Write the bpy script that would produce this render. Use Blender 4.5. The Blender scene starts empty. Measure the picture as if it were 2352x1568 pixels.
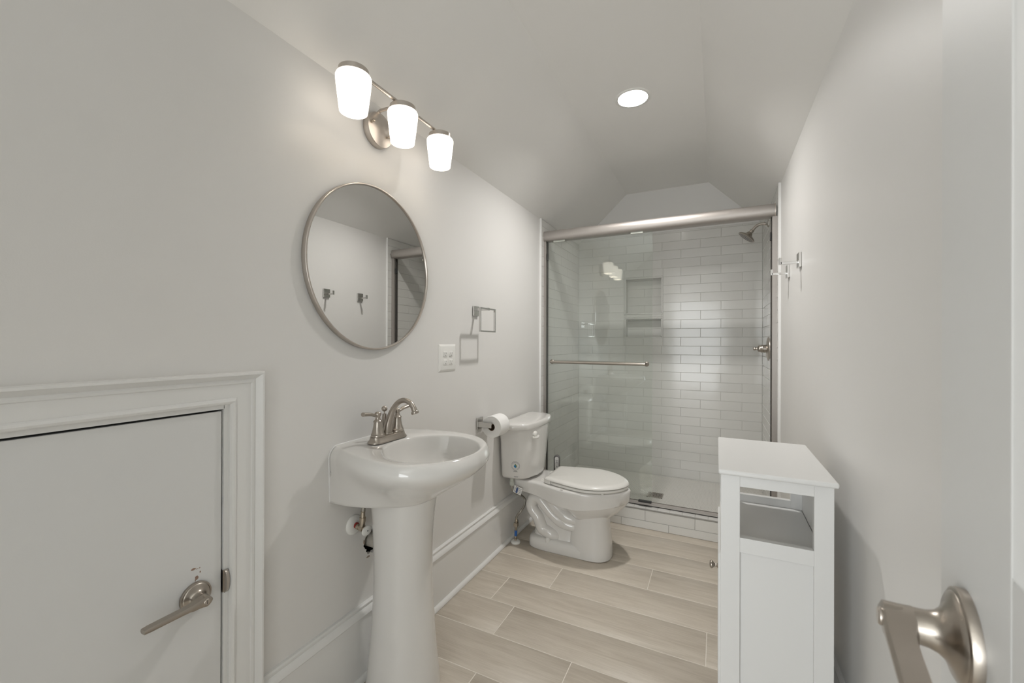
import bpy, bmesh, math, random
from mathutils import Vector, Matrix

# ------------------------------------------------------------------ camera, world, lights, exposure
scene = bpy.context.scene
COL = scene.collection
PI = math.pi

yaw, pitch, roll = 0.45665, 0.0012, 0.0033
F_PX = 958.0
R0 = Vector((math.cos(yaw), math.sin(yaw), 0)); F0 = Vector((-math.sin(yaw), math.cos(yaw), 0)); U0 = Vector((0, 0, 1))
FW = F0 * math.cos(pitch) + U0 * math.sin(pitch)
U1 = U0 * math.cos(pitch) - F0 * math.sin(pitch)
RT = R0 * math.cos(roll) + U1 * math.sin(roll)
UP = U1 * math.cos(roll) - R0 * math.sin(roll)
cam_data = bpy.data.cameras.new('camera')
cam = bpy.data.objects.new('camera', cam_data); COL.objects.link(cam)
cam.matrix_world = Matrix(((RT.x, UP.x, -FW.x, 1.112), (RT.y, UP.y, -FW.y, 0.0), (RT.z, UP.z, -FW.z, 1.17), (0, 0, 0, 1)))
cam_data.sensor_width = 36.0
cam_data.lens = F_PX / 2352.0 * 36.0
cam_data.clip_start = 0.01
cam_data.dof.use_dof = True
cam_data.dof.focus_distance = 1.8
cam_data.dof.aperture_fstop = 9.0
scene.camera = cam

world = bpy.data.worlds.new('world'); scene.world = world
world.use_nodes = True
world.node_tree.nodes['Background'].inputs[0].default_value = (0.85, 0.93, 1.0, 1)
world.node_tree.nodes['Background'].inputs[1].default_value = 0.5

scene.view_settings.view_transform = 'Standard'
scene.view_settings.look = 'None'
scene.view_settings.gamma = 1.0
scene.view_settings.use_curve_mapping = False
scene.view_settings.exposure = 0.18
scene.cycles.max_bounces = 12
scene.cycles.diffuse_bounces = 8
scene.cycles.glossy_bounces = 6
scene.cycles.transparent_max_bounces = 16
scene.cycles.caustics_reflective = False
scene.cycles.caustics_refractive = False

def area_light(name, loc, target, sx, sy, power, color):
    d = bpy.data.lights.new(name, 'AREA'); d.shape = 'RECTANGLE'; d.size = sx; d.size_y = sy
    d.energy = power; d.color = color
    o = bpy.data.objects.new(name, d); COL.objects.link(o)
    o.location = loc
    o.rotation_euler = (Vector(target) - Vector(loc)).to_track_quat('-Z', 'Y').to_euler()
    return o

# fill daylight from an unseen window behind the camera, panel widened and tilted up
area_light('window_fill', (0.50, -3.38, 1.15), (0.70, 0.0, 1.50), 3.6, 2.2, 128.0, (0.93, 0.97, 1.0))
SHADE_EMIT = 1.8
DOWN_EMIT = 6.0
DOWN_POWER = 16.3

# ------------------------------------------------------------------ materials
def _nodes(name):
    m = bpy.data.materials.new(name); m.use_nodes = True
    nt = m.node_tree
    return m, nt, nt.nodes['Principled BSDF']

def mat(name, color, rough=0.5, metal=0.0, bump=0.0, bscale=200.0, vary=0.0, vscale=3.0, coat=0.0, spec=0.5, stretch=None):
    m, nt, b = _nodes(name)
    b.inputs['Base Color'].default_value = (*color, 1)
    b.inputs['Roughness'].default_value = rough
    b.inputs['Metallic'].default_value = metal
    b.inputs['Specular IOR Level'].default_value = spec
    if coat:
        b.inputs['Coat Weight'].default_value = coat
        b.inputs['Coat Roughness'].default_value = 0.04
    tc = nt.nodes.new('ShaderNodeTexCoord')
    mp = nt.nodes.new('ShaderNodeMapping'); nt.links.new(tc.outputs['Object'], mp.inputs['Vector'])
    if stretch: mp.inputs['Scale'].default_value = stretch
    if bump:
        n = nt.nodes.new('ShaderNodeTexNoise'); n.inputs['Scale'].default_value = bscale; n.inputs['Detail'].default_value = 3
        bp = nt.nodes.new('ShaderNodeBump'); bp.inputs['Strength'].default_value = bump; bp.inputs['Distance'].default_value = 0.001
        nt.links.new(mp.outputs[0], n.inputs['Vector']); nt.links.new(n.outputs['Fac'], bp.inputs['Height'])
        nt.links.new(bp.outputs['Normal'], b.inputs['Normal'])
    n2 = nt.nodes.new('ShaderNodeTexNoise'); n2.inputs['Scale'].default_value = vscale; n2.inputs['Detail'].default_value = 4
    nt.links.new(mp.outputs[0], n2.inputs['Vector'])
    mx = nt.nodes.new('ShaderNodeMix'); mx.data_type = 'RGBA'
    v = vary or 0.01
    mx.inputs[6].default_value = (*[max(0, c * (1 - v)) for c in color], 1)
    mx.inputs[7].default_value = (*[min(1, c * (1 + v)) for c in color], 1)
    nt.links.new(n2.outputs['Fac'], mx.inputs[0]); nt.links.new(mx.outputs[2], b.inputs['Base Color'])
    return m

M = {}
M['wall'] = mat('wall_paint', (0.715, 0.705, 0.687), 0.42, bump=0.10, bscale=350, vary=0.012)
M['ceiling'] = mat('ceiling_paint', (0.80, 0.79, 0.768), 0.5, bump=0.10, bscale=350, vary=0.012)
M['trim'] = mat('white_trim_paint', (0.75, 0.748, 0.735), 0.3, bump=0.04, bscale=60, vary=0.012)
M['door'] = mat('white_door_paint', (0.69, 0.692, 0.685), 0.42, bump=0.05, bscale=120, vary=0.012)
M['cabinet'] = mat('white_cabinet_paint', (0.69, 0.69, 0.68), 0.36, vary=0.01)
M['porcelain'] = mat('white_porcelain', (0.68, 0.668, 0.645), 0.09, vary=0.006, coat=0.4)
M['seat'] = mat('white_seat_plastic', (0.70, 0.688, 0.655), 0.22, vary=0.006)
M['nickel'] = mat('brushed_nickel', (0.43, 0.39, 0.345), 0.30, metal=1.0, bump=0.15, bscale=120, vary=0.05, vscale=40)
M['satin'] = mat('satin_nickel', (0.56, 0.515, 0.47), 0.30, metal=1.0, bump=0.05, bscale=300, vary=0.04, vscale=20)
M['satin_frame'] = mat('satin_aluminium', (0.42, 0.39, 0.365), 0.48, metal=0.75, bump=0.05, bscale=60, vary=0.02, stretch=(1, 60, 60))
M['chrome'] = mat('polished_chrome', (0.62, 0.61, 0.59), 0.10, metal=1.0, vary=0.01)
M['mirror'] = mat('mirror_silver', (0.66, 0.66, 0.648), 0.0, metal=1.0, vary=0.002)
M['black'] = mat('black_rubber', (0.03, 0.03, 0.03), 0.5)
M['dark'] = mat('dark_gap', (0.05, 0.045, 0.04), 0.8)
M['paper'] = mat('toilet_paper', (0.83, 0.825, 0.81), 0.9, bump=0.5, bscale=500, vary=0.02)
M['card'] = mat('brown_cardboard', (0.28, 0.20, 0.13), 0.85, vary=0.1, vscale=40)
M['plastic'] = mat('white_plastic', (0.78, 0.775, 0.75), 0.25, vary=0.01)
M['slot'] = mat('dark_slot', (0.09, 0.085, 0.08), 0.6)
M['hose'] = mat('braided_steel', (0.42, 0.40, 0.36), 0.38, metal=0.9, bump=0.9, bscale=700, vary=0.3, vscale=500)
M['brass'] = mat('worn_brass_nickel', (0.50, 0.44, 0.36), 0.3, metal=1.0, vary=0.1, vscale=60)
M['red'] = mat('red_pipe_ring', (0.28, 0.03, 0.02), 0.5)
M['blue'] = mat('blue_tape', (0.03, 0.13, 0.42), 0.5)
M['navy'] = mat('navy_ink', (0.06, 0.10, 0.22), 0.5)
M['ink'] = mat('grey_ink', (0.22, 0.22, 0.22), 0.6)
M['dropblue'] = mat('drop_blue', (0.01, 0.17, 0.38), 0.5)
M['dropgreen'] = mat('drop_green', (0.17, 0.27, 0.05), 0.5)
M['clear'] = mat('translucent_nut', (0.50, 0.52, 0.47), 0.3)
M['pvc'] = mat('pvc_pipe', (0.50, 0.47, 0.42), 0.45, vary=0.03)
M['cavity'] = mat('cavity_shade', (0.02, 0.018, 0.015), 0.9)  # near-black colour puts the shade of open voids into the surface
M['plaster'] = mat('torn_plaster', (0.33, 0.27, 0.22), 0.9, vary=0.1, vscale=90)
M['primer'] = mat('chipped_primer', (0.30, 0.20, 0.15), 0.7)
M['greyplastic'] = mat('grey_plastic', (0.15, 0.145, 0.14), 0.45, vary=0.02)
M['grout'] = mat('tile_grout', (0.52, 0.51, 0.485), 0.85, vary=0.03, vscale=60)
M['floorgrout'] = mat('floor_grout', (0.74, 0.70, 0.63), 0.85, vary=0.03, vscale=60)
M['hex'] = mat('mosaic_tile', (0.66, 0.645, 0.61), 0.3, vary=0.02, vscale=80)
M['hexgrout'] = mat('mosaic_grout', (0.44, 0.425, 0.40), 0.85, vary=0.03, vscale=60)
M['schluter'] = mat('aluminium_edge', (0.30, 0.29, 0.27), 0.5, metal=0.3, vary=0.02)
M['hallfloor'] = mat('hall_carpet', (0.62, 0.60, 0.57), 0.95, bump=0.5, bscale=300)

def tile_mat():
    m, nt, b = _nodes('glazed_white_tile')
    b.inputs['Roughness'].default_value = 0.13
    at = nt.nodes.new('ShaderNodeAttribute'); at.attribute_name = 'shade'
    mx = nt.nodes.new('ShaderNodeMix'); mx.data_type = 'RGBA'
    mx.inputs[6].default_value = (0.655, 0.648, 0.622, 1); mx.inputs[7].default_value = (0.69, 0.682, 0.655, 1)
    nt.links.new(at.outputs['Fac'], mx.inputs[0]); nt.links.new(mx.outputs[2], b.inputs['Base Color'])
    tc = nt.nodes.new('ShaderNodeTexCoord')
    n = nt.nodes.new('ShaderNodeTexNoise'); n.inputs['Scale'].default_value = 14; n.inputs['Detail'].default_value = 1
    bp = nt.nodes.new('ShaderNodeBump'); bp.inputs['Strength'].default_value = 0.25; bp.inputs['Distance'].default_value = 0.0015
    nt.links.new(tc.outputs['Object'], n.inputs['Vector']); nt.links.new(n.outputs['Fac'], bp.inputs['Height'])
    nt.links.new(bp.outputs['Normal'], b.inputs['Normal'])
    return m
M['tile'] = tile_mat()

def plank_mat():
    m, nt, b = _nodes('wood_look_porcelain')
    b.inputs['Roughness'].default_value = 0.42
    N = nt.nodes.new; L = nt.links.new
    at = N('ShaderNodeAttribute'); at.attribute_name = 'shade'
    tc = N('ShaderNodeTexCoord')
    # every plank reads its own piece of the grain
    cmb = N('ShaderNodeCombineXYZ')
    mul = N('ShaderNodeMath'); mul.operation = 'MULTIPLY'; mul.inputs[1].default_value = 37.0
    L(at.outputs['Fac'], mul.inputs[0]); L(mul.outputs[0], cmb.inputs['Z']); L(mul.outputs[0], cmb.inputs['X'])
    add = N('ShaderNodeVectorMath'); add.operation = 'ADD'
    L(tc.outputs['Object'], add.inputs[0]); L(cmb.outputs[0], add.inputs[1])
    mp = N('ShaderNodeMapping'); mp.inputs['Scale'].default_value = (1.0, 9.0, 1.0); L(add.outputs[0], mp.inputs['Vector'])
    n1 = N('ShaderNodeTexNoise'); n1.inputs['Scale'].default_value = 3.4; n1.inputs['Detail'].default_value = 6; n1.inputs['Roughness'].default_value = 0.62; n1.inputs['Distortion'].default_value = 0.6
    L(mp.outputs[0], n1.inputs['Vector'])
    mp2 = N('ShaderNodeMapping'); mp2.inputs['Scale'].default_value = (1.0, 24.0, 1.0); L(add.outputs[0], mp2.inputs['Vector'])
    n2 = N('ShaderNodeTexNoise'); n2.inputs['Scale'].default_value = 9.0; n2.inputs['Detail'].default_value = 5; n2.inputs['Roughness'].default_value = 0.7
    L(mp2.outputs[0], n2.inputs['Vector'])
    r1 = N('ShaderNodeValToRGB')
    r1.color_ramp.elements[0].position = 0.30; r1.color_ramp.elements[0].color = (0.49, 0.435, 0.365, 1)
    r1.color_ramp.elements[1].position = 0.62; r1.color_ramp.elements[1].color = (0.585, 0.53, 0.455, 1)
    L(n1.outputs['Fac'], r1.inputs['Fac'])
    r2 = N('ShaderNodeValToRGB')
    r2.color_ramp.elements[0].position = 0.33; r2.color_ramp.elements[0].color = (0.84, 0.825, 0.80, 1)
    r2.color_ramp.elements[1].position = 0.56; r2.color_ramp.elements[1].color = (1, 1, 1, 1)
    L(n2.outputs['Fac'], r2.inputs['Fac'])
    mx = N('ShaderNodeMix'); mx.data_type = 'RGBA'; mx.blend_type = 'MULTIPLY'; mx.inputs[0].default_value = 0.75
    L(r1.outputs[0], mx.inputs[6]); L(r2.outputs[0], mx.inputs[7])
    hs = N('ShaderNodeHueSaturation'); L(mx.outputs[2], hs.inputs['Color'])
    mr = N('ShaderNodeMapRange'); mr.inputs['To Min'].default_value = 0.98; mr.inputs['To Max'].default_value = 1.03
    L(at.outputs['Fac'], mr.inputs['Value']); L(mr.outputs[0], hs.inputs['Value'])
    L(hs.outputs[0], b.inputs['Base Color'])
    bp = N('ShaderNodeBump'); bp.inputs['Strength'].default_value = 0.15; bp.inputs['Distance'].default_value = 0.001
    L(n2.outputs['Fac'], bp.inputs['Height']); L(bp.outputs['Normal'], b.inputs['Normal'])
    return m
M['plank'] = plank_mat()

def glass_mat():
    m = bpy.data.materials.new('green_tinted_glass'); m.use_nodes = True
    nt = m.node_tree; nt.nodes.clear(); N = nt.nodes.new; L = nt.links.new
    out = N('ShaderNodeOutputMaterial'); mix = N('ShaderNodeMixShader')
    tr = N('ShaderNodeBsdfTransparent'); tr.inputs[0].default_value = (0.982, 0.990, 0.985, 1)
    gl = N('ShaderNodeBsdfGlossy'); gl.inputs['Roughness'].default_value = 0.0; gl.inputs[0].default_value = (0.97, 1.0, 0.98, 1)
    lw = N('ShaderNodeLayerWeight'); lw.inputs['Blend'].default_value = 0.5
    pw = N('ShaderNodeMath'); pw.operation = 'POWER'; pw.inputs[1].default_value = 5.0
    ma = N('ShaderNodeMath'); ma.operation = 'MULTIPLY_ADD'; ma.inputs[1].default_value = 0.96; ma.inputs[2].default_value = 0.04
    L(lw.outputs['Facing'], pw.inputs[0]); L(pw.outputs[0], ma.inputs[0]); L(ma.outputs[0], mix.inputs[0])
    L(tr.outputs[0], mix.inputs[1]); L(gl.outputs[0], mix.inputs[2]); L(mix.outputs[0], out.inputs[0])
    return m
M['glass'] = glass_mat()

def emit_mat(name, color, strength, base=(0.9, 0.88, 0.84)):
    m, nt, b = _nodes(name)
    b.inputs['Base Color'].default_value = (*base, 1)
    b.inputs['Roughness'].default_value = 0.35
    b.inputs['Emission Color'].default_value = (*color, 1)
    b.inputs['Emission Strength'].default_value = strength
    return m
M['shade'] = emit_mat('lit_opal_glass', (1.0, 0.90, 0.79), SHADE_EMIT)
M['bulb'] = emit_mat('lit_bulb', (1.0, 0.91, 0.80), 5.0)
M['lens'] = emit_mat('lit_downlight_lens', (1.0, 0.93, 0.84), DOWN_EMIT)

# ------------------------------------------------------------------ geometry helpers
class G:
    """collects geometry in world coordinates and links it as one mesh object"""
    def __init__(s): s.v = []; s.f = []; s.mi = []; s.shade = []
    def add(s, vs, fs, mi=0, shade=0.5):
        k = len(s.v); s.v += [tuple(p) for p in vs]
        for f in fs: s.f.append(tuple(i + k for i in f)); s.mi.append(mi); s.shade.append(shade)
        return s
    def box(s, x0, x1, y0, y1, z0, z1, mi=0):
        if x0 > x1: x0, x1 = x1, x0
        if y0 > y1: y0, y1 = y1, y0
        if z0 > z1: z0, z1 = z1, z0
        vs = [(x0, y0, z0), (x1, y0, z0), (x1, y1, z0), (x0, y1, z0), (x0, y0, z1), (x1, y0, z1), (x1, y1, z1), (x0, y1, z1)]
        return s.add(vs, [(0, 3, 2, 1), (4, 5, 6, 7), (0, 1, 5, 4), (1, 2, 6, 5), (2, 3, 7, 6), (3, 0, 4, 7)], mi)
    def loft(s, rings, cap0=True, cap1=True, closed=True, mi=0):
        n = len(rings[0]); vs = [p for r in rings for p in r]; fs = []
        for a in range(len(rings) - 1):
            for i in range(n if closed else n - 1):
                j = (i + 1) % n
                fs.append((a * n + i, a * n + j, (a + 1) * n + j, (a + 1) * n + i))
        if cap0: fs.append(tuple(range(n - 1, -1, -1)))
        if cap1: fs.append(tuple((len(rings) - 1) * n + i for i in range(n)))
        return s.add(vs, fs, mi)
    def lathe(s, prof, o, axis=(0, 0, 1), seg=40, mi=0, cap=True):
        a = Vector(axis).normalized(); u = a.orthogonal().normalized(); w = a.cross(u); o = Vector(o)
        rings = [[o + a * h + (u * math.cos(2 * PI * k / seg) + w * math.sin(2 * PI * k / seg)) * max(r, 1e-5) for k in range(seg)] for r, h in prof]
        return s.loft(rings, cap, cap, True, mi)
    def tube(s, path, r, seg=16, flat=None, mi=0, up=None):
        P = [Vector(p) for p in path]; n = len(P)
        rr = r if isinstance(r, (list, tuple)) else [r] * n
        rings = []; prev = None
        for i in range(n):
            t = (P[min(i + 1, n - 1)] - P[max(i - 1, 0)]).normalized()
            if prev is None:
                u = (Vector(up) if up else t.orthogonal()); u = (u - t * u.dot(t)).normalized()
            else:
                u = (prev - t * prev.dot(t)).normalized()
            prev = u; w = t.cross(u); q = rr[i]
            ru, rw = (q, q) if not isinstance(q, tuple) else q
            rings.append([P[i] + u * math.cos(2 * PI * k / seg) * ru + w * math.sin(2 * PI * k / seg) * rw for k in range(seg)])
        return s.loft(rings, True, True, True, mi)
    def build(s, name, material, parent=None, bevel=0.0, seg=2, angle=40.0, kind=None, label=None, cat=None, group=None, origin=None, recalc=True):
        me = bpy.data.meshes.new(name)
        xs = [p[0] for p in s.v]; ys = [p[1] for p in s.v]; zs = [p[2] for p in s.v]
        o0 = Vector(origin) if origin else Vector(((min(xs) + max(xs)) / 2, (min(ys) + max(ys)) / 2, min(zs)))
        me.from_pydata([tuple(Vector(p) - o0) for p in s.v], [], s.f)
        mats = material if isinstance(material, (list, tuple)) else [material]
        for m_ in mats: me.materials.append(m_)
        for p, i in zip(me.polygons, s.mi): p.material_index = i
        if len(set(s.shade)) > 1:
            at = me.attributes.new('shade', 'FLOAT', 'FACE')
            for i, q in enumerate(s.shade): at.data[i].value = q
        bm = bmesh.new(); bm.from_mesh(me)
        if recalc: bmesh.ops.recalc_face_normals(bm, faces=bm.faces)
        if bevel:
            es = [e for e in bm.edges if len(e.link_faces) == 2 and e.calc_face_angle(0) > math.radians(35)]
            bmesh.ops.bevel(bm, geom=es, offset=bevel, segments=seg, profile=0.5, affect='EDGES', clamp_overlap=True)
        bm.to_mesh(me); bm.free()
        for p in me.polygons: p.use_smooth = True
        me.set_sharp_from_angle(angle=math.radians(angle if not bevel else 50))
        o = bpy.data.objects.new(name, me); COL.objects.link(o)
        if parent is not None:
            o.parent = parent
            q = parent; base = Vector((0, 0, 0))
            while q is not None: base += q.location; q = q.parent
            o.location = o0 - base
        else: o.location = o0
        if bevel:
            w_ = o.modifiers.new('weighted_normals', 'WEIGHTED_NORMAL'); w_.keep_sharp = True; w_.weight = 80
        tag(o, label, cat, group, kind)
        return o

def tag(o, label=None, cat=None, group=None, kind=None):
    if label: o['label'] = label
    if cat: o['category'] = cat
    if group: o['group'] = group
    if kind: o['kind'] = kind
    return o

def thing(name, label, cat, loc, group=None):
    o = bpy.data.objects.new(name, None); COL.objects.link(o); o.location = loc
    o.empty_display_size = 0.05
    return tag(o, label, cat, group)

def copy_tree(o, parent=None):
    c = o.copy(); COL.objects.link(c); c.parent = parent
    for ch in list(o.children): copy_tree(ch, c)
    return c

def spline(pts, n=8, closed=False):
    P = [Vector(p) for p in pts]; out = []; m = len(P)
    rng = range(m if closed else m - 1)
    for i in rng:
        if closed: a, b, c, d = P[(i - 1) % m], P[i], P[(i + 1) % m], P[(i + 2) % m]
        else: a, b, c, d = P[max(i - 1, 0)], P[i], P[i + 1], P[min(i + 2, m - 1)]
        for k in range(n):
            t = k / n
            out.append(0.5 * ((2 * b) + (c - a) * t + (2 * a - 5 * b + 4 * c - d) * t * t + (3 * b - a - 3 * c + d) * t ** 3))
    if not closed: out.append(P[-1])
    return out

def radial(poly, c, n=96):
    """resample a closed outline (x, y) by angle about c"""
    out = []; m = len(poly)
    for k in range(n):
        a = 2 * PI * (k + 0.5) / n; dx, dy = math.cos(a), math.sin(a); best = 0
        for i in range(m):
            x1, y1 = poly[i][0] - c[0], poly[i][1] - c[1]; x2, y2 = poly[(i + 1) % m][0] - c[0], poly[(i + 1) % m][1] - c[1]
            ex, ey = x2 - x1, y2 - y1; den = dx * ey - dy * ex
            if abs(den) < 1e-12: continue
            t = (x1 * ey - y1 * ex) / den; u = (x1 * dy - y1 * dx) / den
            if t > 0 and -1e-9 <= u <= 1 + 1e-9: best = max(best, t)
        out.append((c[0] + dx * best, c[1] + dy * best))
    return out

def mirror_outline(half, yc):
    """half: (x, dy) from the back to the front centre; closed outline mirrored about y = yc"""
    s = [(p.x, p.y) for p in spline([(x, d, 0) for x, d in half], 8)]
    return [(x, yc - d) for x, d in s] + [(x, yc + d) for x, d in reversed(s)]

def at_z(loop, z): return [(x, y, z) for x, y in loop]
def blend(A, B, t): return [(a[0] * (1 - t) + b[0] * t, a[1] * (1 - t) + b[1] * t) for a, b in zip(A, B)]
def grow(A, c, s): return [(c[0] + (a[0] - c[0]) * s, c[1] + (a[1] - c[1]) * s) for a in A]
def inset(A, c, d):
    out = []
    for x, y in A:
        vx, vy = x - c[0], y - c[1]; L = max(1e-6, math.hypot(vx, vy)); out.append((c[0] + vx * (L - d) / L, c[1] + vy * (L - d) / L))
    return out

def text_geo(g, body, size, o, ux, uy, mi=0, lift=0.0003):
    """flat lettering laid on a surface: ux = reading direction, uy = up"""
    cu = bpy.data.curves.new('t', 'FONT'); cu.body = body; cu.size = size; cu.align_x = 'CENTER'; cu.align_y = 'CENTER'
    cu.resolution_u = 2
    ob = bpy.data.objects.new('t', cu); COL.objects.link(ob)
    bpy.context.view_layer.update()
    me = ob.to_mesh()
    o, ux, uy = Vector(o), Vector(ux).normalized(), Vector(uy).normalized(); n = ux.cross(uy)
    g.add([o + ux * v.co.x + uy * v.co.y + n * lift for v in me.vertices], [tuple(p.vertices) for p in me.polygons], mi)
    ob.to_mesh_clear(); bpy.data.objects.remove(ob); bpy.data.curves.remove(cu)

def minus(rects, hole):
    out = []
    for (a0, a1, b0, b1) in rects:
        h0, h1, k0, k1 = hole
        if h1 <= a0 or h0 >= a1 or k1 <= b0 or k0 >= b1: out.append((a0, a1, b0, b1)); continue
        if a0 < h0: out.append((a0, h0, b0, b1))
        if a1 > h1: out.append((h1, a1, b0, b1))
        m0, m1 = max(a0, h0), min(a1, h1)
        if b0 < k0: out.append((m0, m1, b0, k0))
        if b1 > k1: out.append((m0, m1, k1, b1))
    return [r for r in out if r[1] - r[0] > 0.004 and r[3] - r[2] > 0.004]

rng = random.Random(7)
def tiles(g, plane, a0, a1, b0, b1, pa, pb, A0, B0, shift, holes=(), gap=0.0016, th=0.0018, tilt=0.0003):
    """running-bond tiles on a plane; plane(a, b, h) gives the point h off the surface"""
    k = math.floor((b0 - B0) / pb)
    while B0 + k * pb < b1:
        z0, z1 = max(B0 + k * pb, b0), min(B0 + (k + 1) * pb, b1)
        off = A0 + (shift if k % 2 else 0)
        j = math.floor((a0 - off) / pa)
        while off + j * pa < a1:
            x0, x1 = max(off + j * pa, a0), min(off + (j + 1) * pa, a1)
            j += 1
            if x1 - x0 < 0.006 or z1 - z0 < 0.006: continue
            rs = [(x0, x1, z0, z1)]
            for h in holes: rs = minus(rs, h)
            sh = rng.random()
            ta, tb = rng.uniform(-tilt, tilt), rng.uniform(-tilt, tilt)
            for (p0, p1, q0, q1) in rs:
                p0 += gap / 2; p1 -= gap / 2; q0 += gap / 2; q1 -= gap / 2; e = 0.0012
                vs = [plane(p0, q0, 0), plane(p1, q0, 0), plane(p1, q1, 0), plane(p0, q1, 0),
                      plane(p0 + e, q0 + e, th - ta - tb), plane(p1 - e, q0 + e, th + ta - tb), plane(p1 - e, q1 - e, th + ta + tb), plane(p0 + e, q1 - e, th - ta + tb)]
                g.add(vs, [(4, 5, 6, 7), (0, 1, 5, 4), (1, 2, 6, 5), (2, 3, 7, 6), (3, 0, 4, 7)], 0, sh)
        k += 1

# ------------------------------------------------------------------ room shell
W = 1.425; YB = 3.592; YF = -0.24; ZL = 2.03; ZR = 2.045; ZC = 2.42; XCL = 0.423; XCR = 1.052
DY0, DY1, DZ1 = -0.16, 0.622, 1.000        # opening of the low door in the left wall

# floor: plank tiles on grout
g = G()
g.box(0.0, W, YF, 2.74, -0.08, -0.0012)
rows0, rowp, plen, gap = 1.2735, 0.1962, 0.89, 0.0030
known = {0: 0.637, 1: 1.20, 2: 0.188, 3: 0.397, 4: 0.818, 5: 0.556, 6: 1.123, 7: 0.30, -1: 0.35, -2: 0.86, -3: 0.12, -4: 0.60, -5: 0.95, -6: 0.42, -7: 0.75, -8: 0.2}
for r in range(-8, 8):
    y0, y1 = rows0 + r * rowp, rows0 + (r + 1) * rowp
    y0, y1 = max(y0, YF), min(y1, 2.74)
    if y1 - y0 < 0.01: continue
    x = known[r] - plen * 2
    while x < W:
        a, b = max(x, 0), min(x + plen, W); x += plen
        if b - a < 0.02: continue
        a += gap / 2; b -= gap / 2; c0, c1 = y0 + gap / 2, y1 - gap / 2; e = 0.0015
        g.add([(a, c0, -0.0012), (b, c0, -0.0012), (b, c1, -0.0012), (a, c1, -0.0012), (a + e, c0 + e, 0), (b - e, c0 + e, 0), (b - e, c1 - e, 0), (a + e, c1 - e, 0)],
              [(4, 5, 6, 7), (0, 1, 5, 4), (1, 2, 6, 5), (2, 3, 7, 6), (3, 0, 4, 7)], 1, rng.random())
g.build('floor', [M['floorgrout'], M['plank']], kind='structure', recalc=False)

# left wall with the opening of the low door, and a rough hole for the drain pipe
HC = (1.135, 0.455); HR = 0.044
g = G()
T = 0.12
g.box(-T, 0, YF - 0.1, DY0, 0, ZL)
g.box(-T, 0, DY0, DY1, DZ1, ZL)
g.box(-T, 0, DY1, HC[0] - 0.1, 0, ZL)
g.box(-T, 0, HC[0] + 0.1, YB, 0, ZL)
g.box(-T, 0, HC[0] - 0.1, HC[0] + 0.1, 0, HC[1] - 0.1)
g.box(-T, 0, HC[0] - 0.1, HC[0] + 0.1, HC[1] + 0.1, ZL)
def hole_plate(g, face, n, cu, cv, hs, rad):
    """square plate of half-size hs with a hole of radius rad(k); face(u, v) -> point"""
    ins, outs = [], []
    for k in range(n):
        a = 2 * PI * k / n; c, s_ = math.cos(a), math.sin(a); q = hs / max(abs(c), abs(s_))
        ins.append(face(cu + c * rad(k), cv + s_ * rad(k))); outs.append(face(cu + c * q, cv + s_ * q))
    g.add(ins + outs, [(k, (k + 1) % n, n + (k + 1) % n, n + k) for k in range(n)])
    return ins
jag = [HR * (1 + rng.uniform(-0.10, 0.12)) for _ in range(48)]
ins = hole_plate(g, lambda u, v: (0.0, u, v), 48, HC[0], HC[1], 0.1, lambda k: jag[k])
g.add(ins + [(-0.013, p[1], p[2]) for p in ins], [(k, (k + 1) % 48, 48 + (k + 1) % 48, 48 + k) for k in range(48)])
wall_left = g.build('wall_left', M['wall'], kind='structure', recalc=False)
g = G(); g.box(-T - 0.02, -T, HC[0] - 0.1, HC[0] + 0.1, HC[1] - 0.1, HC[1] + 0.1); g.lathe([(HR * 1.13, -0.013), (0.097, -0.0135), (0.097, -T)], (0, HC[0], HC[1]), (1, 0, 0), 32, cap=False)
g.build('cavity_back', M['cavity'], wall_left)  # lining coloured black for the shade inside the pipe hole
g = G()
for (u, v, w_, h_) in ((-0.047, 0.010, 0.008, 0.016), (-0.026, -0.050, 0.022, 0.010)):
    n = 9; pts = []
    for k in range(n):
        a = 2 * PI * k / n; q = rng.uniform(0.6, 1.1)
        pts.append((HC[0] + u + math.cos(a) * w_ * q / 2, HC[1] + v + math.sin(a) * h_ * q / 2))
    g.loft([[(0.0, y, z) for y, z in pts], [(0.0012, y, z) for y, z in inset(pts, (HC[0] + u, HC[1] + v), 0.001)]])
g.build('torn_plaster', M['plaster'], wall_left)

g = G(); g.box(W, W + T, YF - 0.1, YB, 0, ZR)
wall_right = g.build('wall_right', M['wall'], kind='structure')

# back wall with two niche pockets
NX0, NX1 = 0.417, 0.708; NU = (1.412, 1.7035); NLo = (1.214, 1.369); ND = 0.085
g = G()
for (x0, x1, z0, z1) in minus(minus([(0, W, 0, ZL)], (NX0, NX1, *NU)), (NX0, NX1, *NLo)): g.box(x0, x1, YB, YB + ND, z0, z1)
g.box(0, W, YB + ND, YB + ND + 0.06, 0, ZL)
g.loft([[(0, y, ZL), (W, y, ZL), (W, y, ZR), (XCR, y, ZC), (XCL, y, ZC)] for y in (YB, YB + ND)])
wall_back = g.build('wall_back', M['wall'], kind='structure')

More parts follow.
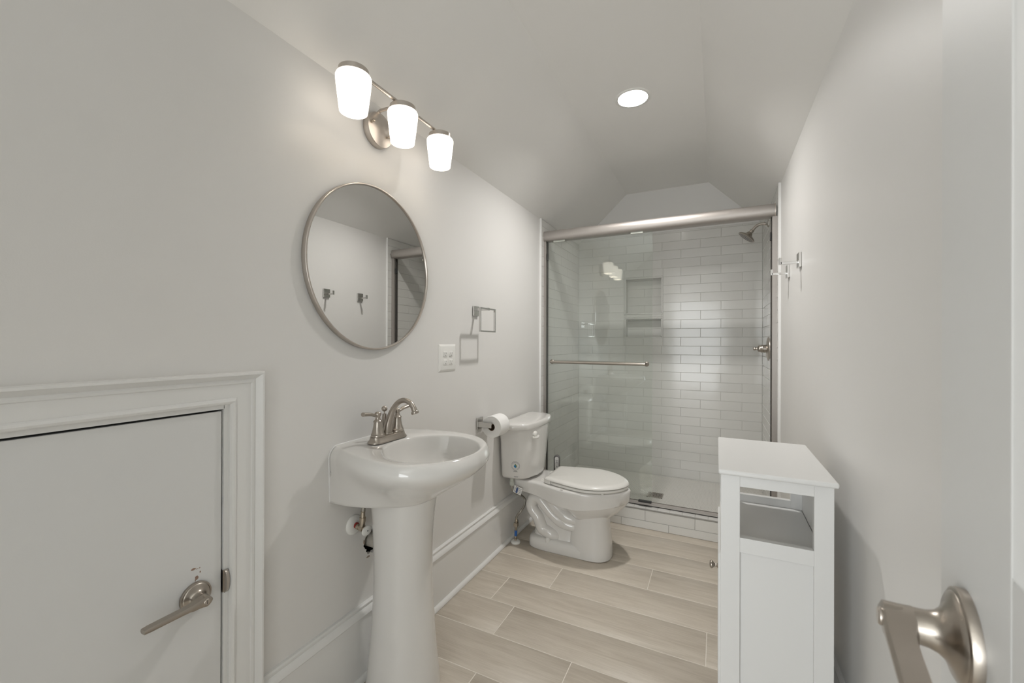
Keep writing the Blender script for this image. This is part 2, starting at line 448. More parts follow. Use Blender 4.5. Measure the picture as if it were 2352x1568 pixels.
# ceiling: two slopes and a flat strip, with a hole for the recessed light
DLX, DLY, DLR = 0.722, 2.186, 0.078
g = G()
def quad(a, b, c, d): g.add([a, b, c, d], [(0, 1, 2, 3)])
Y0, Y1 = YF - 0.1, YB + 0.06
quad((-0.02, Y0, ZL - 0.018), (-0.02, Y1, ZL - 0.018), (XCL, Y1, ZC), (XCL, Y0, ZC))
quad((W + 0.02, Y0, ZR - 0.02), (XCR, Y0, ZC), (XCR, Y1, ZC), (W + 0.02, Y1, ZR - 0.02))
for (x0, x1, y0, y1) in minus([(XCL, XCR, Y0, Y1)], (DLX - 0.13, DLX + 0.13, DLY - 0.13, DLY + 0.13)):
    quad((x0, y0, ZC), (x0, y1, ZC), (x1, y1, ZC), (x1, y0, ZC))
hole_plate(g, lambda u, v: (u, v, ZC), 64, DLX, DLY, 0.13, lambda k: DLR)
ceiling = g.build('ceiling', M['ceiling'], kind='structure', recalc=False)
g = G()   # the boarding above it
g.loft([[(-0.12, y, ZL + 0.0), (XCL - 0.06, y, ZC + 0.17), (XCR + 0.06, y, ZC + 0.17), (W + 0.12, y, ZR + 0.0), (W + 0.12, y, ZR + 0.12), (XCR + 0.1, y, ZC + 0.3), (XCL - 0.1, y, ZC + 0.3), (-0.12, y, ZL + 0.12)] for y in (Y0, Y1)])
g.build('roof_boarding', M['ceiling'], ceiling)

# front wall (behind the camera) with the doorway, and the room beyond it
DX0, DX1, DH = 0.44, 1.195, 2.36
g = G()
g.box(-T, DX0, YF - 0.1, YF, 0, 2.8); g.box(DX1, W + T, YF - 0.1, YF, 0, 2.8); g.box(DX0, DX1, YF - 0.1, YF, DH, 2.8)
g.build('wall_front', M['wall'], kind='structure')
g = G(); g.box(-1.4, 3.0, -3.5, YF, -0.08, -0.0); g.build('floor_hall', M['hallfloor'], kind='structure')
g = G(); g.box(-1.4, 3.0, -3.5, YF - 0.1, 2.45, 2.55); g.build('ceiling_hall', M['ceiling'], kind='structure')
g = G(); g.box(-1.5, -1.4, -3.6, YF, 0, 2.55); g.box(3.0, 3.1, -3.6, YF, 0, 2.55); g.box(-1.4, 3.0, -3.6, -3.5, 0, 2.55)
g.box(-1.5, -T, YF - 0.1, YF, 0, 2.55); g.box(W + T, 3.1, YF - 0.1, YF, 0, 2.55)
g.build('wall_hall', M['trim'], kind='structure')

# tile claddings
PT = 0.0701; ZT0 = 0.0908; ZTT = 2.067; TP = 0.2868
g = G()
pl = lambda a, b, h: (a, YB - 0.006 - h, b)
for (x0, x1, z0, z1) in minus(minus([(0.010, W - 0.0105, 0.08, ZTT)], (NX0, NX1, *NU)), (NX0, NX1, *NLo)):
    g.box(x0, x1, YB - 0.006, YB, z0, z1, 1)
H1 = (NX0 - 0.010, NX1 + 0.010, NU[0] - 0.010, NU[1] + 0.010); H2 = (NX0 - 0.010, NX1 + 0.010, NLo[0] - 0.006, NLo[1] + 0.010)
tiles(g, pl, 0.010, W - 0.0105, 0.08, ZTT, TP, PT, 0.7092 - 3 * TP, ZT0, -TP / 2, (H1, H2))
# inside the niches
for (z0, z1) in (NU, NLo):
    pn = lambda a, b, h: (a, YB + ND - 0.004 - h, b)
    g.box(NX0, NX1, YB + ND - 0.004, YB + ND, z0, z1, 1)
    tiles(g, pn, NX0, NX1, z0, z1, TP, PT, NX0 - TP / 2 + 0.0, z0, TP / 2)
    g.box(NX0, NX0 + 0.005, YB - 0.006, YB + ND - 0.004, z0, z1); g.box(NX1 - 0.005, NX1, YB - 0.006, YB + ND - 0.004, z0, z1)
    g.box(NX0, NX1, YB - 0.006, YB + ND - 0.004, z0, z0 + 0.005); g.box(NX0, NX1, YB - 0.006, YB + ND - 0.004, z1 - 0.005, z1)
g.build('tile_cladding', [M['tile'], M['grout']], wall_back, recalc=False)
def frame_ring(g, x0, x1, z0, z1, w_, y, d):
    prof = [(0, 0), (w_ * 0.15, d * 0.7), (w_ * 0.5, d), (w_ * 0.85, d * 0.7), (w_, 0)]
    rings = []
    for (cx, cz, sx, sz) in ((x0, z0, -1, -1), (x1, z0, 1, -1), (x1, z1, 1, 1), (x0, z1, -1, 1)):
        rings.append([(cx + sx * a, y - h, cz + sz * a) for a, h in prof])
    rings.append(rings[0])
    g.loft(rings, False, False, False)
for (z0, z1) in (NU, NLo):
    g = G(); frame_ring(g, NX0, NX1, z0, z1, 0.010, YB - 0.007, 0.0035); g.build('niche_edge', M['tile'], wall_back, angle=60)

def side_cladding(wall, xs, sgn, ztop):
    g = G()
    pl = lambda a, b, h: (xs + sgn * h, a, b)
    x_in = 0.0 if sgn > 0 else W
    g.box(x_in, xs, 2.704, YB - 0.006, 0.0, ztop, 1)
    tiles(g, pl, 2.704, YB - 0.008, 0.0, ztop, TP, PT, 2.83, ZT0 - 2 * PT, TP / 2)
    g.build('tile_cladding', [M['tile'], M['grout']], wall, recalc=False)
    g = G()
    prof = [(2.696, 0), (2.6965, 0.009), (2.699, 0.0125), (2.702, 0.0125), (2.7045, 0.009), (2.7045, 0)]
    g.loft([[(x_in + sgn * h, y, z) for y, h in prof] for z in (0.27, ztop + 0.004)])
    g.build('tile_edge_trim', M['trim'], wall, angle=60)
side_cladding(wall_left, 0.0095, 1, ZL)
side_cladding(wall_right, W - 0.0095, -1, ZR)

# curb
CY0, CY1, CZ = 2.722, 2.835, 0.1245
g = G()
g.box(0.0095, W - 0.0095, CY0 + 0.004, CY1, 0.0, CZ - 0.003, 1)
tiles(g, lambda a, b, h: (a, CY0 + 0.004 - h - 0.0012, b), 0.010, W - 0.012, 0.0, 0.0489, 0.2872, 0.0489, 0.562 - 2 * 0.2872, 0.0, 0)
tiles(g, lambda a, b, h: (a, CY0 + 0.004 - h - 0.0012, b), 0.010, W - 0.012, 0.0489, CZ - 0.008, 0.2872, 0.080, 0.7094 - 3 * 0.2872, 0.0489, 0)
tiles(g, lambda a, b, h: (a, b, CZ - 0.003 + h), 0.010, W - 0.012, CY0 + 0.007, CY1, 0.0717, 0.2, 0.7094 - 0.0717 * 10, CY0 - 0.02, 0)
curb = g.build('trim_1', [M['tile'], M['grout']], kind='structure', recalc=False)
G().box(0.010, W - 0.010, CY0, CY0 + 0.008, CZ - 0.0085, CZ - 0.001).build('metal_edge_strip', M['schluter'], curb, bevel=0.0012)

# shower floor: hexagon mosaic
g = G(); ZS = 0.084
g.box(0.0095, W - 0.0095, CY1, YB - 0.006, 0.0, ZS - 0.001)
hp = 0.0160; hr = hp / math.sqrt(3) * 0.90
ny = int((YB - CY1) / (hp * 0.866)) + 2
for j in range(ny):
    for i in range(int(W / hp) + 2):
        cx = 0.0095 + i * hp + (hp / 2 if j % 2 else 0); cy = CY1 + j * hp * 0.866
        if cx > W - 0.012 or cy > YB - 0.008: continue
        if 0.668 < cx < 0.772 and 3.064 < cy < 3.168: continue
        ps = [(cx + hr * math.cos(PI / 6 + k * PI / 3), cy + hr * math.sin(PI / 6 + k * PI / 3)) for k in range(6)]
        ps = [(min(max(x, 0.0095), W - 0.0095), min(max(y, CY1), YB - 0.006)) for x, y in ps]
        pi = inset(ps, (cx, cy), 0.0009)
        g.add([(x, y, ZS - 0.001) for x, y in ps] + [(x, y, ZS) for x, y in pi], [(6, 7, 8, 9, 10, 11)] + [(k, (k + 1) % 6, 6 + (k + 1) % 6, 6 + k) for k in range(6)], 1)
g.build('floor_shower', [M['hexgrout'], M['hex']], kind='structure', recalc=False)

# ------------------------------------------------------------------ baseboards, casing
BB = [(0, 0.256), (0.008, 0.256), (0.0125, 0.2525), (0.0125, 0.2465), (0.010, 0.2425), (0.0145, 0.2385), (0.020, 0.231), (0.022, 0.223), (0.0195, 0.2195), (0.015, 0.2185), (0.0145, 0.0)]
def qround(x, s, r):
    return [(x + r * math.cos(a) * 1.0, r * math.sin(a)) for a in [k * PI / 16 for k in range(9)]]
def baseboard(name, y0, y1, xw, s):
    g = G(); prof = BB + [(0, 0)]
    g.loft([[(xw + s * a, y, b) for a, b in prof] for y in (y0, y1)])
    bb = g.build(name, M['trim'], kind='structure', angle=35)
    g = G(); q = [(0.0145, 0.0)] + [(0.0145 + 0.015 * math.cos(a), 0.001 + 0.017 * math.sin(a)) for a in [k * PI / 16 for k in range(9)]]
    g.loft([[(xw + s * a, y, b) for a, b in q] for y in (y0, y1)])
    g.build('quarter_round', M['trim'], bb, angle=60)
baseboard('baseboard_left', 0.713, 2.700, 0.0, 1)
baseboard('baseboard_right', YF, 2.700, W, -1)

CS = [(0.0, 0.0), (0.0, 0.010), (0.003, 0.0145), (0.008, 0.0165), (0.013, 0.0145), (0.016, 0.0105), (0.018, 0.0115), (0.050, 0.0140), (0.052, 0.0170), (0.057, 0.0180), (0.061, 0.0160), (0.063, 0.0190), (0.069, 0.0235), (0.073, 0.0285), (0.0775, 0.0285), (0.080, 0.024), (0.080, 0.0)]
yi, zi, yl = 0.6313, 1.010, -0.17
g = G()
g.loft([[(h, yi + s_, 0.0) for s_, h in CS], [(h, yi + s_, zi + s_) for s_, h in CS], [(h, yl - s_, zi + s_) for s_, h in CS], [(h, yl - s_, 0.0) for s_, h in CS]])
casing = g.build('trim_2', M['trim'], kind='structure', angle=30)
g = G()   # jamb lining
g.box(-T, 0.003, DY1 - 0.001, yi + 0.001, 0, DZ1 + 0.010); g.box(-T, 0.003, DY0 - 0.010, DY0, 0, DZ1 + 0.010); g.box(-T, 0.003, DY0, DY1, DZ1, DZ1 + 0.011)
g.build('jamb', M['trim'], casing)
G().box(-T - 0.02, -T + 0.01, DY0, DY1, 0, DZ1).build('gap_shade', M['cavity'], casing)  # black board colours in the shade behind the door gap
# strike plate with its curved lip
g = G()
pts = []
for k in range(13):
    a = PI * k / 12; pts.append((0.0045 + 0.013 * math.sin(a), 0.5682 - 0.0285 * math.cos(a)))
g.loft([[(x, 0.6215, z) for x, z in pts], [(x, 0.6235, z) for x, z in pts]])
g.loft([[(x * 1.02, 0.6235, z) for x, z in pts], [(x * 0.9, 0.629, z) for x, z in pts]])
g.box(-0.03, 0.004, 0.6195, 0.6222, 0.541, 0.596)
g.build('strike_plate', M['satin'], casing, angle=50)

# ------------------------------------------------------------------ low access door
g = G(); g.box(-0.035, 0.0, DY0 + 0.003, DY1 - 0.0045, 0.012, DZ1 - 0.005)
d1 = g.build('door_1', M['door'], kind='structure', bevel=0.002)
g = G()
for (y, z, a, b) in ((0.5555, 0.6295, 0.0055, 0.003), (0.5625, 0.6265, 0.004, 0.0009), (0.569, 0.6265, 0.0016, 0.0014), (0.5700, 0.6165, 0.0018, 0.0026), (0.5625, 0.6060, 0.0042, 0.0056), (0.5595, 0.6010, 0.0014, 0.003)):
    pts = [(y + a * math.cos(t) * rng.uniform(0.6, 1.1), z + b * math.sin(t) * rng.uniform(0.7, 1.1)) for t in [2 * PI * k / 10 for k in range(10)]]
    g.loft([[(0.0, p, q) for p, q in pts], [(0.0003, p, q) for p, q in inset(pts, (y, z), 0.0002)]])
g.build('paint_chip', M['primer'], d1)

def lever_set(parent, P, n, d, tipdrop=0.0, name='door_handle', length=0.118, priv=False, proj=0.048):
    """rose, neck and lever: P on the door face, n outward, d towards the lever tip"""
    P, n, d = Vector(P), Vector(n).normalized(), Vector(d).normalized(); up = n.cross(d)
    if up.z < 0: up = -up
    g = G()
    g.lathe([(0.0335, 0), (0.0335, 0.0038), (0.0328, 0.0058), (0.0312, 0.0066), (0.0300, 0.0066), (0.0293, 0.0078), (0.0265, 0.0092), (0.0215, 0.0106), (0.0170, 0.0130), (0.0140, 0.0165), (0.0124, 0.0215), (0.0120, 0.029)], P, n, 64)
    h = g.build(name, M['nickel'], parent, angle=40)
    g = G()
    g.lathe([(0.0108, 0.026), (0.0108, proj - 0.016), (0.0118, proj - 0.015), (0.0118, proj)], P, n, 40)
    # lever blade: a flat tapering bar leaving the head
    dd = (d - up * tipdrop).normalized(); w0 = n
    secs = []
    for s_, hw, y_ in ((-0.0126, 0.0018, 0), (-0.0121, 0.0040, 0), (-0.0108, 0.0065, 0), (-0.0085, 0.0092, 0), (-0.005, 0.0115, 0), (0.0, 0.0125, 0), (0.010, 0.0110, 0), (0.026, 0.0076, 0), (0.045, 0.0066, 0), (length - 0.01, 0.0058, 0), (length, 0.0045, 0)):
        t0 = proj - 0.014 if s_ > 0.02 else proj - 0.017
        c = P + dd * s_; vv = n.cross(dd)
        secs.append([c + n * (t0) + vv * hw, c + n * (proj) + vv * hw * 0.85, c + n * (proj + 0.0015) + vv * hw * 0.3, c + n * (proj + 0.0015) - vv * hw * 0.3, c + n * proj - vv * hw * 0.85, c + n * t0 - vv * hw, c + n * (t0 - 0.002)])
    g.loft(secs)
    lv = g.build('lever', M['nickel'], h, angle=32)
    g = G(); g.lathe([(0.0066, proj - 0.001), (0.0066, proj + 0.0022), (0.0055, proj + 0.0032)], P, n, 28)
    g.build('lock_button', M['satin'], h)
    if priv:
        g = G(); c = P + n * (proj + 0.0031)
        g.loft([[c + up * 0.0042 - d * 0.0008, c + up * 0.0042 + d * 0.0008, c - up * 0.0042 + d * 0.0008, c - up * 0.0042 - d * 0.0008], [p + n * 0.0004 for p in (c + up * 0.0042 - d * 0.0008, c + up * 0.0042 + d * 0.0008, c - up * 0.0042 + d * 0.0008, c - up * 0.0042 - d * 0.0008)]])
        g.build('lock_slot', M['slot'], h)
    return h
lever_set(d1, (0.0, 0.5595, 0.5638), (1, 0, 0), (0, -1, 0), priv=True)

# ------------------------------------------------------------------ open entry door at the right edge
E0 = Vector((1.2815, 0.4745, 0)); dv = Vector((0.1305, 0.99145, 0)); nv = Vector((-0.99145, 0.1305, 0))
def dpt(s_, t, z): p = E0 - dv * s_ - nv * t; return (p.x, p.y, z)       # s_: back from the free edge, t: into the thickness
g = G()
DW = 0.70; TH = 0.035
def dbox(g, s0, s1, t0, t1, z0, z1):
    g.loft([[dpt(s0, t0, z0), dpt(s1, t0, z0), dpt(s1, t1, z0), dpt(s0, t1, z0)], [dpt(s0, t0, z1), dpt(s1, t0, z1), dpt(s1, t1, z1), dpt(s0, t1, z1)]])
st = 0.134
dbox(g, 0, st, 0, TH, 0.012, 2.03); dbox(g, DW - st, DW, 0, TH, 0.012, 2.03)
dbox(g, st, DW - st, 0, TH, 0.012, 0.20); dbox(g, st, DW - st, 0, TH, 0.90, 1.035); dbox(g, st, DW - st, 0, TH, 1.90, 2.03)
door2 = g.build('door_2', M['door'], kind='structure', bevel=0.0015)
g = G()
for (z0, z1) in ((0.20, 0.90), (1.035, 1.90)):
    dbox(g, st, DW - st, 0.012, TH - 0.012, z0, z1)
    e = 0.022
    def ring(i, t): return [dpt(st + i, t, z0 + i), dpt(DW - st - i, t, z0 + i), dpt(DW - st - i, t, z1 - i), dpt(st + i, t, z1 - i)]
    g.loft([ring(0, 0.0), ring(0.0012, 0.0008), ring(0.020, 0.0050), ring(0.0225, 0.0115), ring(0.044, 0.0115), ring(0.058, 0.004), ring(0.060, 0.004)], False, True)
g.build('door_panel', M['door'], door2, angle=30)
lever_set(door2, dpt(0.0655, 0, 0.9595), nv, -dv, tipdrop=0.10, length=0.115, proj=0.046)

# ------------------------------------------------------------------ vanity light
YV = 1.134
vl = thing('vanity_light', 'brushed nickel three-light bar fixture with lit white glass shades above the round mirror', 'wall light', (0.0, YV, 1.92))
g = G(); g.lathe([(0.0605, 0), (0.0605, 0.022), (0.0592, 0.0245), (0.057, 0.0252), (0.0, 0.0252)], (0.0, YV + 0.003, 1.931), (1, 0, 0), 64)
can = g.build('canopy', M['satin'], vl, angle=40)
for dy, dz in ((-0.040, 0.012), (0.040, -0.012)):
    g = G(); g.lathe([(0.002, 0), (0.002, 0.004), (0.0045, 0.005), (0.0052, 0.009), (0.004, 0.012), (0.0012, 0.0135)], (0.0252, YV + dy, 1.931 + dz), (1, 0, 0), 20)
    g.build('screw_cap', M['brass'], can)
g = G(); g.tube(spline([(0.0125, YV, 1.984), (0.0155, YV, 1.992), (0.028, YV, 1.9985), (0.06, YV, 1.9975), (0.125, YV, 1.9955)], 8), 0.0058, 20)
g.build('arm', M['satin'], vl)
g = G(); g.tube([(0.125, YV - 0.232, 1.9945), (0.125, YV + 0.232, 1.9945)], 0.0056, 20)
g.build('crossbar', M['satin'], vl)
g = G(); g.lathe([(0.0, -0.012), (0.005, -0.011), (0.0075, -0.006), (0.0085, 0.0), (0.0075, 0.006), (0.005, 0.011), (0.0, 0.012)], (0.125, YV, 2.000), (0, 1, 0), 24)
g.build('knuckle', M['satin'], vl)
first = None
for k in (-1, 0, 1):
    yy = YV + k * 0.2185
    if first is None:
        g = G(); g.lathe([(0.046, 1.9690), (0.0500, 1.9675), (0.0520, 1.9630), (0.0518, 1.955), (0.0500, 1.935), (0.0408, 1.8605), (0.0397, 1.8598), (0.0390, 1.863), (0.0480, 1.935), (0.0495, 1.957), (0.044, 1.965)], (0.128, yy, 0.0), (0, 0, 1), 64, cap=False)
        sh = g.build('glass_shade', M['shade'], vl, angle=60)
        g = G(); g.lathe([(0.0, 1.9885), (0.041, 1.9885), (0.0440, 1.9862), (0.0445, 1.9690), (0.041, 1.9685), (0.0, 1.9685)], (0.128, yy, 0.0), (0, 0, 1), 56)
        cp = g.build('shade_cap', M['satin'], vl, angle=40)
        g = G(); g.lathe([(0.0, 1.878), (0.012, 1.880), (0.022, 1.890), (0.026, 1.905), (0.022, 1.925), (0.013, 1.945), (0.012, 1.9685), (0.0, 1.9685)], (0.128, yy, 0.0), (0, 0, 1), 32)
        bu = g.build('bulb', M['bulb'], vl, angle=60)
        first = (sh, cp, bu)
    else:
        for o in first:
            c = o.copy(); COL.objects.link(c); c.parent = vl; c.location = o.location + Vector((0, (k + 1) * 0.2185, 0))

# ------------------------------------------------------------------ round mirror
MY, MZ, MR = 1.130, 1.4325, 0.2925
mr = thing('wall_mirror', 'round mirror in a thin brushed silver frame over the pedestal sink', 'mirror', (0.0, MY, MZ))
g = G(); g.lathe([(MR - 0.012, 0.0), (MR, 0.0), (MR, 0.016), (MR - 0.0015, 0.0185), (MR - 0.0045, 0.0190), (MR - 0.0065, 0.0180), (MR - 0.0075, 0.012)], (0, MY, MZ), (1, 0, 0), 160, cap=False)
g.build('frame', M['satin'], mr, angle=50)
g = G(); g.lathe([(MR - 0.006, 0.004), (MR - 0.006, 0.0125)], (0, MY, MZ), (1, 0, 0), 160)
g.build('mirror_glass', M['mirror'], mr, angle=30)

# ------------------------------------------------------------------ outlet
ox = thing('wall_outlet', 'white double-gang power outlet plate with four sockets, right of the mirror', 'outlet', (0.0, 1.586, 1.096))
g = G(); a, b = 0.0665, 0.0620
g.loft([[(x, 1.5863 + s_ * (a - i), 1.0965 + t * (b - i)) for s_, t in ((-1, -1), (1, -1), (1, 1), (-1, 1))] for x, i in ((0, 0), (0.0018, 0.0003), (0.006, 0.0085), (0.0065, 0.010))])
g.build('cover_plate', M['plastic'], ox, angle=20)
rec = None
for iy in (-1, 1):
    for iz in (1, -1):
        cy, cz = 1.5863 + iy * 0.0222, 1.0965 + iz * 0.0185
        if rec is None:
            g = G(); pts = []
            for k in range(32):
                t = 2 * PI * k / 32; pts.append((cy + max(-0.0135, min(0.0135, 0.0165 * math.cos(t))), cz + max(-0.0125, min(0.0125, 0.0165 * math.sin(t)))))
            g.loft([[(0.0064, y, z) for y, z in pts], [(0.0088, y, z) for y, z in pts], [(0.0094, y, z) for y, z in inset(pts, (cy, cz), 0.0012)]])
            rc = g.build('socket', M['plastic'], ox, angle=40)
            g = G()
            g.box(0.0090, 0.0096, cy - 0.0065, cy - 0.0048, cz - 0.002, cz + 0.0075); g.box(0.0090, 0.0096, cy + 0.0045, cy + 0.0060, cz - 0.001, cz + 0.0065)
            g.lathe([(0.0021, 0.0), (0.0021, 0.0006)], (0.0090, cy, cz - 0.0068), (1, 0, 0), 12)
            sl = g.build('socket_slots', M['slot'], rc)
            rec = (rc, cy, cz)
        else:
            c = rec[0].copy(); COL.objects.link(c); c.parent = ox; c.location = rec[0].location + Vector((0, cy - rec[1], cz - rec[2]))
            d = rec[0].children[0].copy(); COL.objects.link(d); d.parent = c

# ------------------------------------------------------------------ towel ring
tr = thing('towel_ring', 'chrome square towel ring on the wall between mirror and shower', 'towel ring', (0.0, 1.832, 1.326))
g = G(); g.box(0, 0.010, 1.8075, 1.8585, 1.302, 1.352); g.build('mounting_plate', M['chrome'], tr, bevel=0.0012)
g = G(); g.box(0.010, 0.082, 1.826, 1.840, 1.328, 1.342); g.build('post', M['chrome'], tr, bevel=0.001)
g = G(); a0, a1, b0, b1, t = 1.7465, 1.9015, 1.219, 1.339, 0.0075
for (p0, p1, q0, q1) in ((a0, a1, b1 - t, b1), (a0, a1, b0, b0 + t), (a0, a0 + t, b0 + t, b1 - t), (a1 - t, a1, b0 + t, b1 - t)): g.box(0.0745, 0.0835, p0, p1, q0, q1)
g.build('ring', M['chrome'], tr, bevel=0.0006)

# ------------------------------------------------------------------ toilet paper holder and roll
tp = thing('paper_holder', 'square chrome toilet paper holder on the wall beside the toilet tank', 'paper holder', (0.0, 1.874, 0.747))
g = G(); g.box(0, 0.009, 1.847, 1.905, 0.7185, 0.7765); g.build('mounting_plate', M['chrome'], tp, bevel=0.0012)
g = G(); g.box(0.009, 0.085, 1.8545, 1.8710, 0.7310, 0.7565); g.build('arm', M['chrome'], tp, bevel=0.0008)
g = G(); g.box(0.070, 0.083, 1.866, 1.975, 0.7375, 0.7500); g.build('roller_bar', M['chrome'], tp, bevel=0.0008)
g = G(); RX, RZ = 0.0765, 0.7340
g.lathe([(0.0545, 0), (0.0558, 0.0015), (0.0558, 0.0985), (0.0545, 0.100)], (RX, 1.872, RZ), (0, 1, 0), 72, cap=False)
g.lathe([(0.0195, 0), (0.0545, 0)], (RX, 1.872, RZ), (0, 1, 0), 72, cap=False)
g.lathe([(0.0195, 0.1), (0.0545, 0.1)], (RX, 1.872, RZ), (0, 1, 0), 72, cap=False)
g.box(RX + 0.030, RX + 0.0476, 1.8725, 1.9715, RZ + 0.0296, RZ + 0.0300)
rl = g.build('toilet_paper_roll', M['paper'], angle=40, label='full white toilet paper roll hanging on the chrome holder beside the tank', cat='toilet paper')
g = G(); g.lathe([(0.0195, 0.0004), (0.0195, 0.0996)], (RX, 1.872, RZ), (0, 1, 0), 40, cap=False); g.lathe([(0.0182, 0.0004), (0.0182, 0.0996)], (RX, 1.872, RZ), (0, 1, 0), 40, cap=False)
g.lathe([(0.0182, 0.0004), (0.0195, 0.0004)], (RX, 1.872, RZ), (0, 1, 0), 40, cap=False)
g.build('cardboard_core', M['card'], rl)

# ------------------------------------------------------------------ pedestal sink
SY = 1.112
sk = thing('pedestal_sink', 'white porcelain pedestal sink under the round mirror', 'sink', (0.16, SY, 0.0))
C = (0.25, SY); NS = 120
Tt = mirror_outline([(0.0, 0.0), (0.0, 0.10), (0.0005, 0.1735), (0.03, 0.1805), (0.10, 0.202), (0.18, 0.223), (0.25, 0.2305), (0.30, 0.2265), (0.35, 0.2055), (0.392, 0.169), (0.425, 0.119), (0.446, 0.060), (0.455, 0.0)], SY)
Bt = mirror_outline([(0.0, 0.0), (0.0, 0.10), (0.0005, 0.168), (0.02, 0.1695), (0.06, 0.168), (0.11, 0.158), (0.17, 0.134), (0.22, 0.106), (0.262, 0.064), (0.278, 0.0)], SY)
top = radial(Tt, C, NS); bot = radial(Bt, C, NS)
bowl = [(0.2760 + 0.149 * math.cos(2 * PI * (k + .5) / NS), SY + 0.172 * math.sin(2 * PI * (k + .5) / NS)) for k in range(NS)]
bowl = radial(bowl, C, NS)
BC = (0.258, SY)
rings = [at_z(grow(bot, (0.12, SY), 0.0), 0.650), at_z(grow(bot, (0.12, SY), 0.93), 0.6500), at_z(bot, 0.6540)]
for z, t in ((0.662, 0.06), (0.675, 0.17), (0.70, 0.37), (0.715, 0.50), (0.73, 0.62), (0.745, 0.74), (0.76, 0.845), (0.775, 0.93), (0.788, 0.98), (0.799, 1.0)):
    rings.append(at_z(blend(bot, top, t), z))
def rim(d):     # inset that stays against the wall along the back edge
    out = []
    for a, b in zip(top, inset(top, C, d)):
        t = max(0.0, min(1.0, (a[0] - 0.004) / 0.07)); t = t * t * (3 - 2 * t)
        wy = SY + math.copysign(max(0.0, abs(a[1] - SY) - d * 1.6), a[1] - SY)
        out.append((a[0] * (1 - t) + b[0] * t, wy * (1 - t) + b[1] * t))
    return out
rings += [at_z(rim(0.0012), 0.8080), at_z(rim(0.0038), 0.8165), at_z(rim(0.0075), 0.8235), at_z(rim(0.0115), 0.8285), at_z(rim(0.0160), 0.8315), at_z(rim(0.021), 0.8325)]
rings.append(at_z(blend(rim(0.021), bowl, 0.5), 0.8310))
rings += [at_z(grow(bowl, BC, 1.015), 0.8295), at_z(bowl, 0.8275), at_z(grow(bowl, BC, 0.985), 0.822), at_z(grow(bowl, BC, 0.96), 0.808), at_z(grow(bowl, BC, 0.91), 0.785), at_z(grow(bowl, BC, 0.82), 0.757), at_z(grow(bowl, BC, 0.68), 0.735), at_z(grow(bowl, BC, 0.48), 0.720), at_z(grow(bowl, BC, 0.25), 0.713), at_z(grow(bowl, BC, 0.10), 0.711)]
def dip(p):     # the rim falls a little from the wall to the front
    t = max(0.0, min(1.0, (p[0] - 0.09) / 0.37)); t = t * t * (3 - 2 * t)
    return (max(p[0], 0.0005), p[1], p[2] - 0.010 * t * max(0.0, min(1.0, (p[2] - 0.66) / 0.13)))
rings = [[dip(p) for p in r] for r in rings]
g = G(); g.loft(rings, True, True); basin = g.build('basin', M['porcelain'], sk, angle=75)
g = G(); g.lathe([(0.0, 0.7125), (0.020, 0.7125), (0.022, 0.7145), (0.024, 0.7125), (0.024, 0.7105)], (BC[0], SY, 0), (0, 0, 1), 32); g.build('drain_ring', M['nickel'], basin)
g = G(); g.box(0.004, 0.014, 0.0, 0.0, 0, 0) if False else None
g = G()
PX = 0.158
def ell(z, a, b, cx=PX, n=72, flat=0.0):
    return [(cx + a * math.copysign(abs(math.cos(t)) ** 0.92, math.cos(t)), SY + b * math.sin(t), z) for t in [2 * PI * k / n for k in range(n)]]
g.loft([ell(0.0, 0.122, 0.124), ell(0.02, 0.121, 0.1225), ell(0.10, 0.113, 0.114), ell(0.20, 0.105, 0.105), ell(0.30, 0.098, 0.099), ell(0.38, 0.095, 0.0965), ell(0.46, 0.096, 0.0965), ell(0.54, 0.100, 0.0985), ell(0.60, 0.106, 0.101), ell(0.66, 0.116, 0.104), ell(0.71, 0.128, 0.107)])
g.build('pedestal', M['porcelain'], sk, angle=60)
g = G(); g.loft([[(0.0105, SY - 0.1750, 0.757), (0.0125, SY - 0.1750, 0.7575), (0.0185, SY - 0.1750, 0.7505), (0.0165, SY - 0.1750, 0.7500)], [(0.0105, SY - 0.1765, 0.757), (0.0125, SY - 0.1765, 0.7575), (0.0185, SY - 0.1765, 0.7505), (0.0165, SY - 0.1765, 0.7500)]])
g.build('scuff_mark', M['ink'], basin)

g = G()
cw = [(0.169, 0.655), (0.172, 0.72), (0.1735, 0.799), (0.1716, 0.8080), (0.1675, 0.8165), (0.1615, 0.8235), (0.155, 0.8285), (0.148, 0.8315), (0.138, 0.8325)]
g.tube([(0.0015, SY - a, z) for a, z in cw] + [(0.0015, SY + a, z) for a, z in reversed(cw)], 0.0024, 10)
g.build('caulk_bead', M['trim'], basin, angle=60)

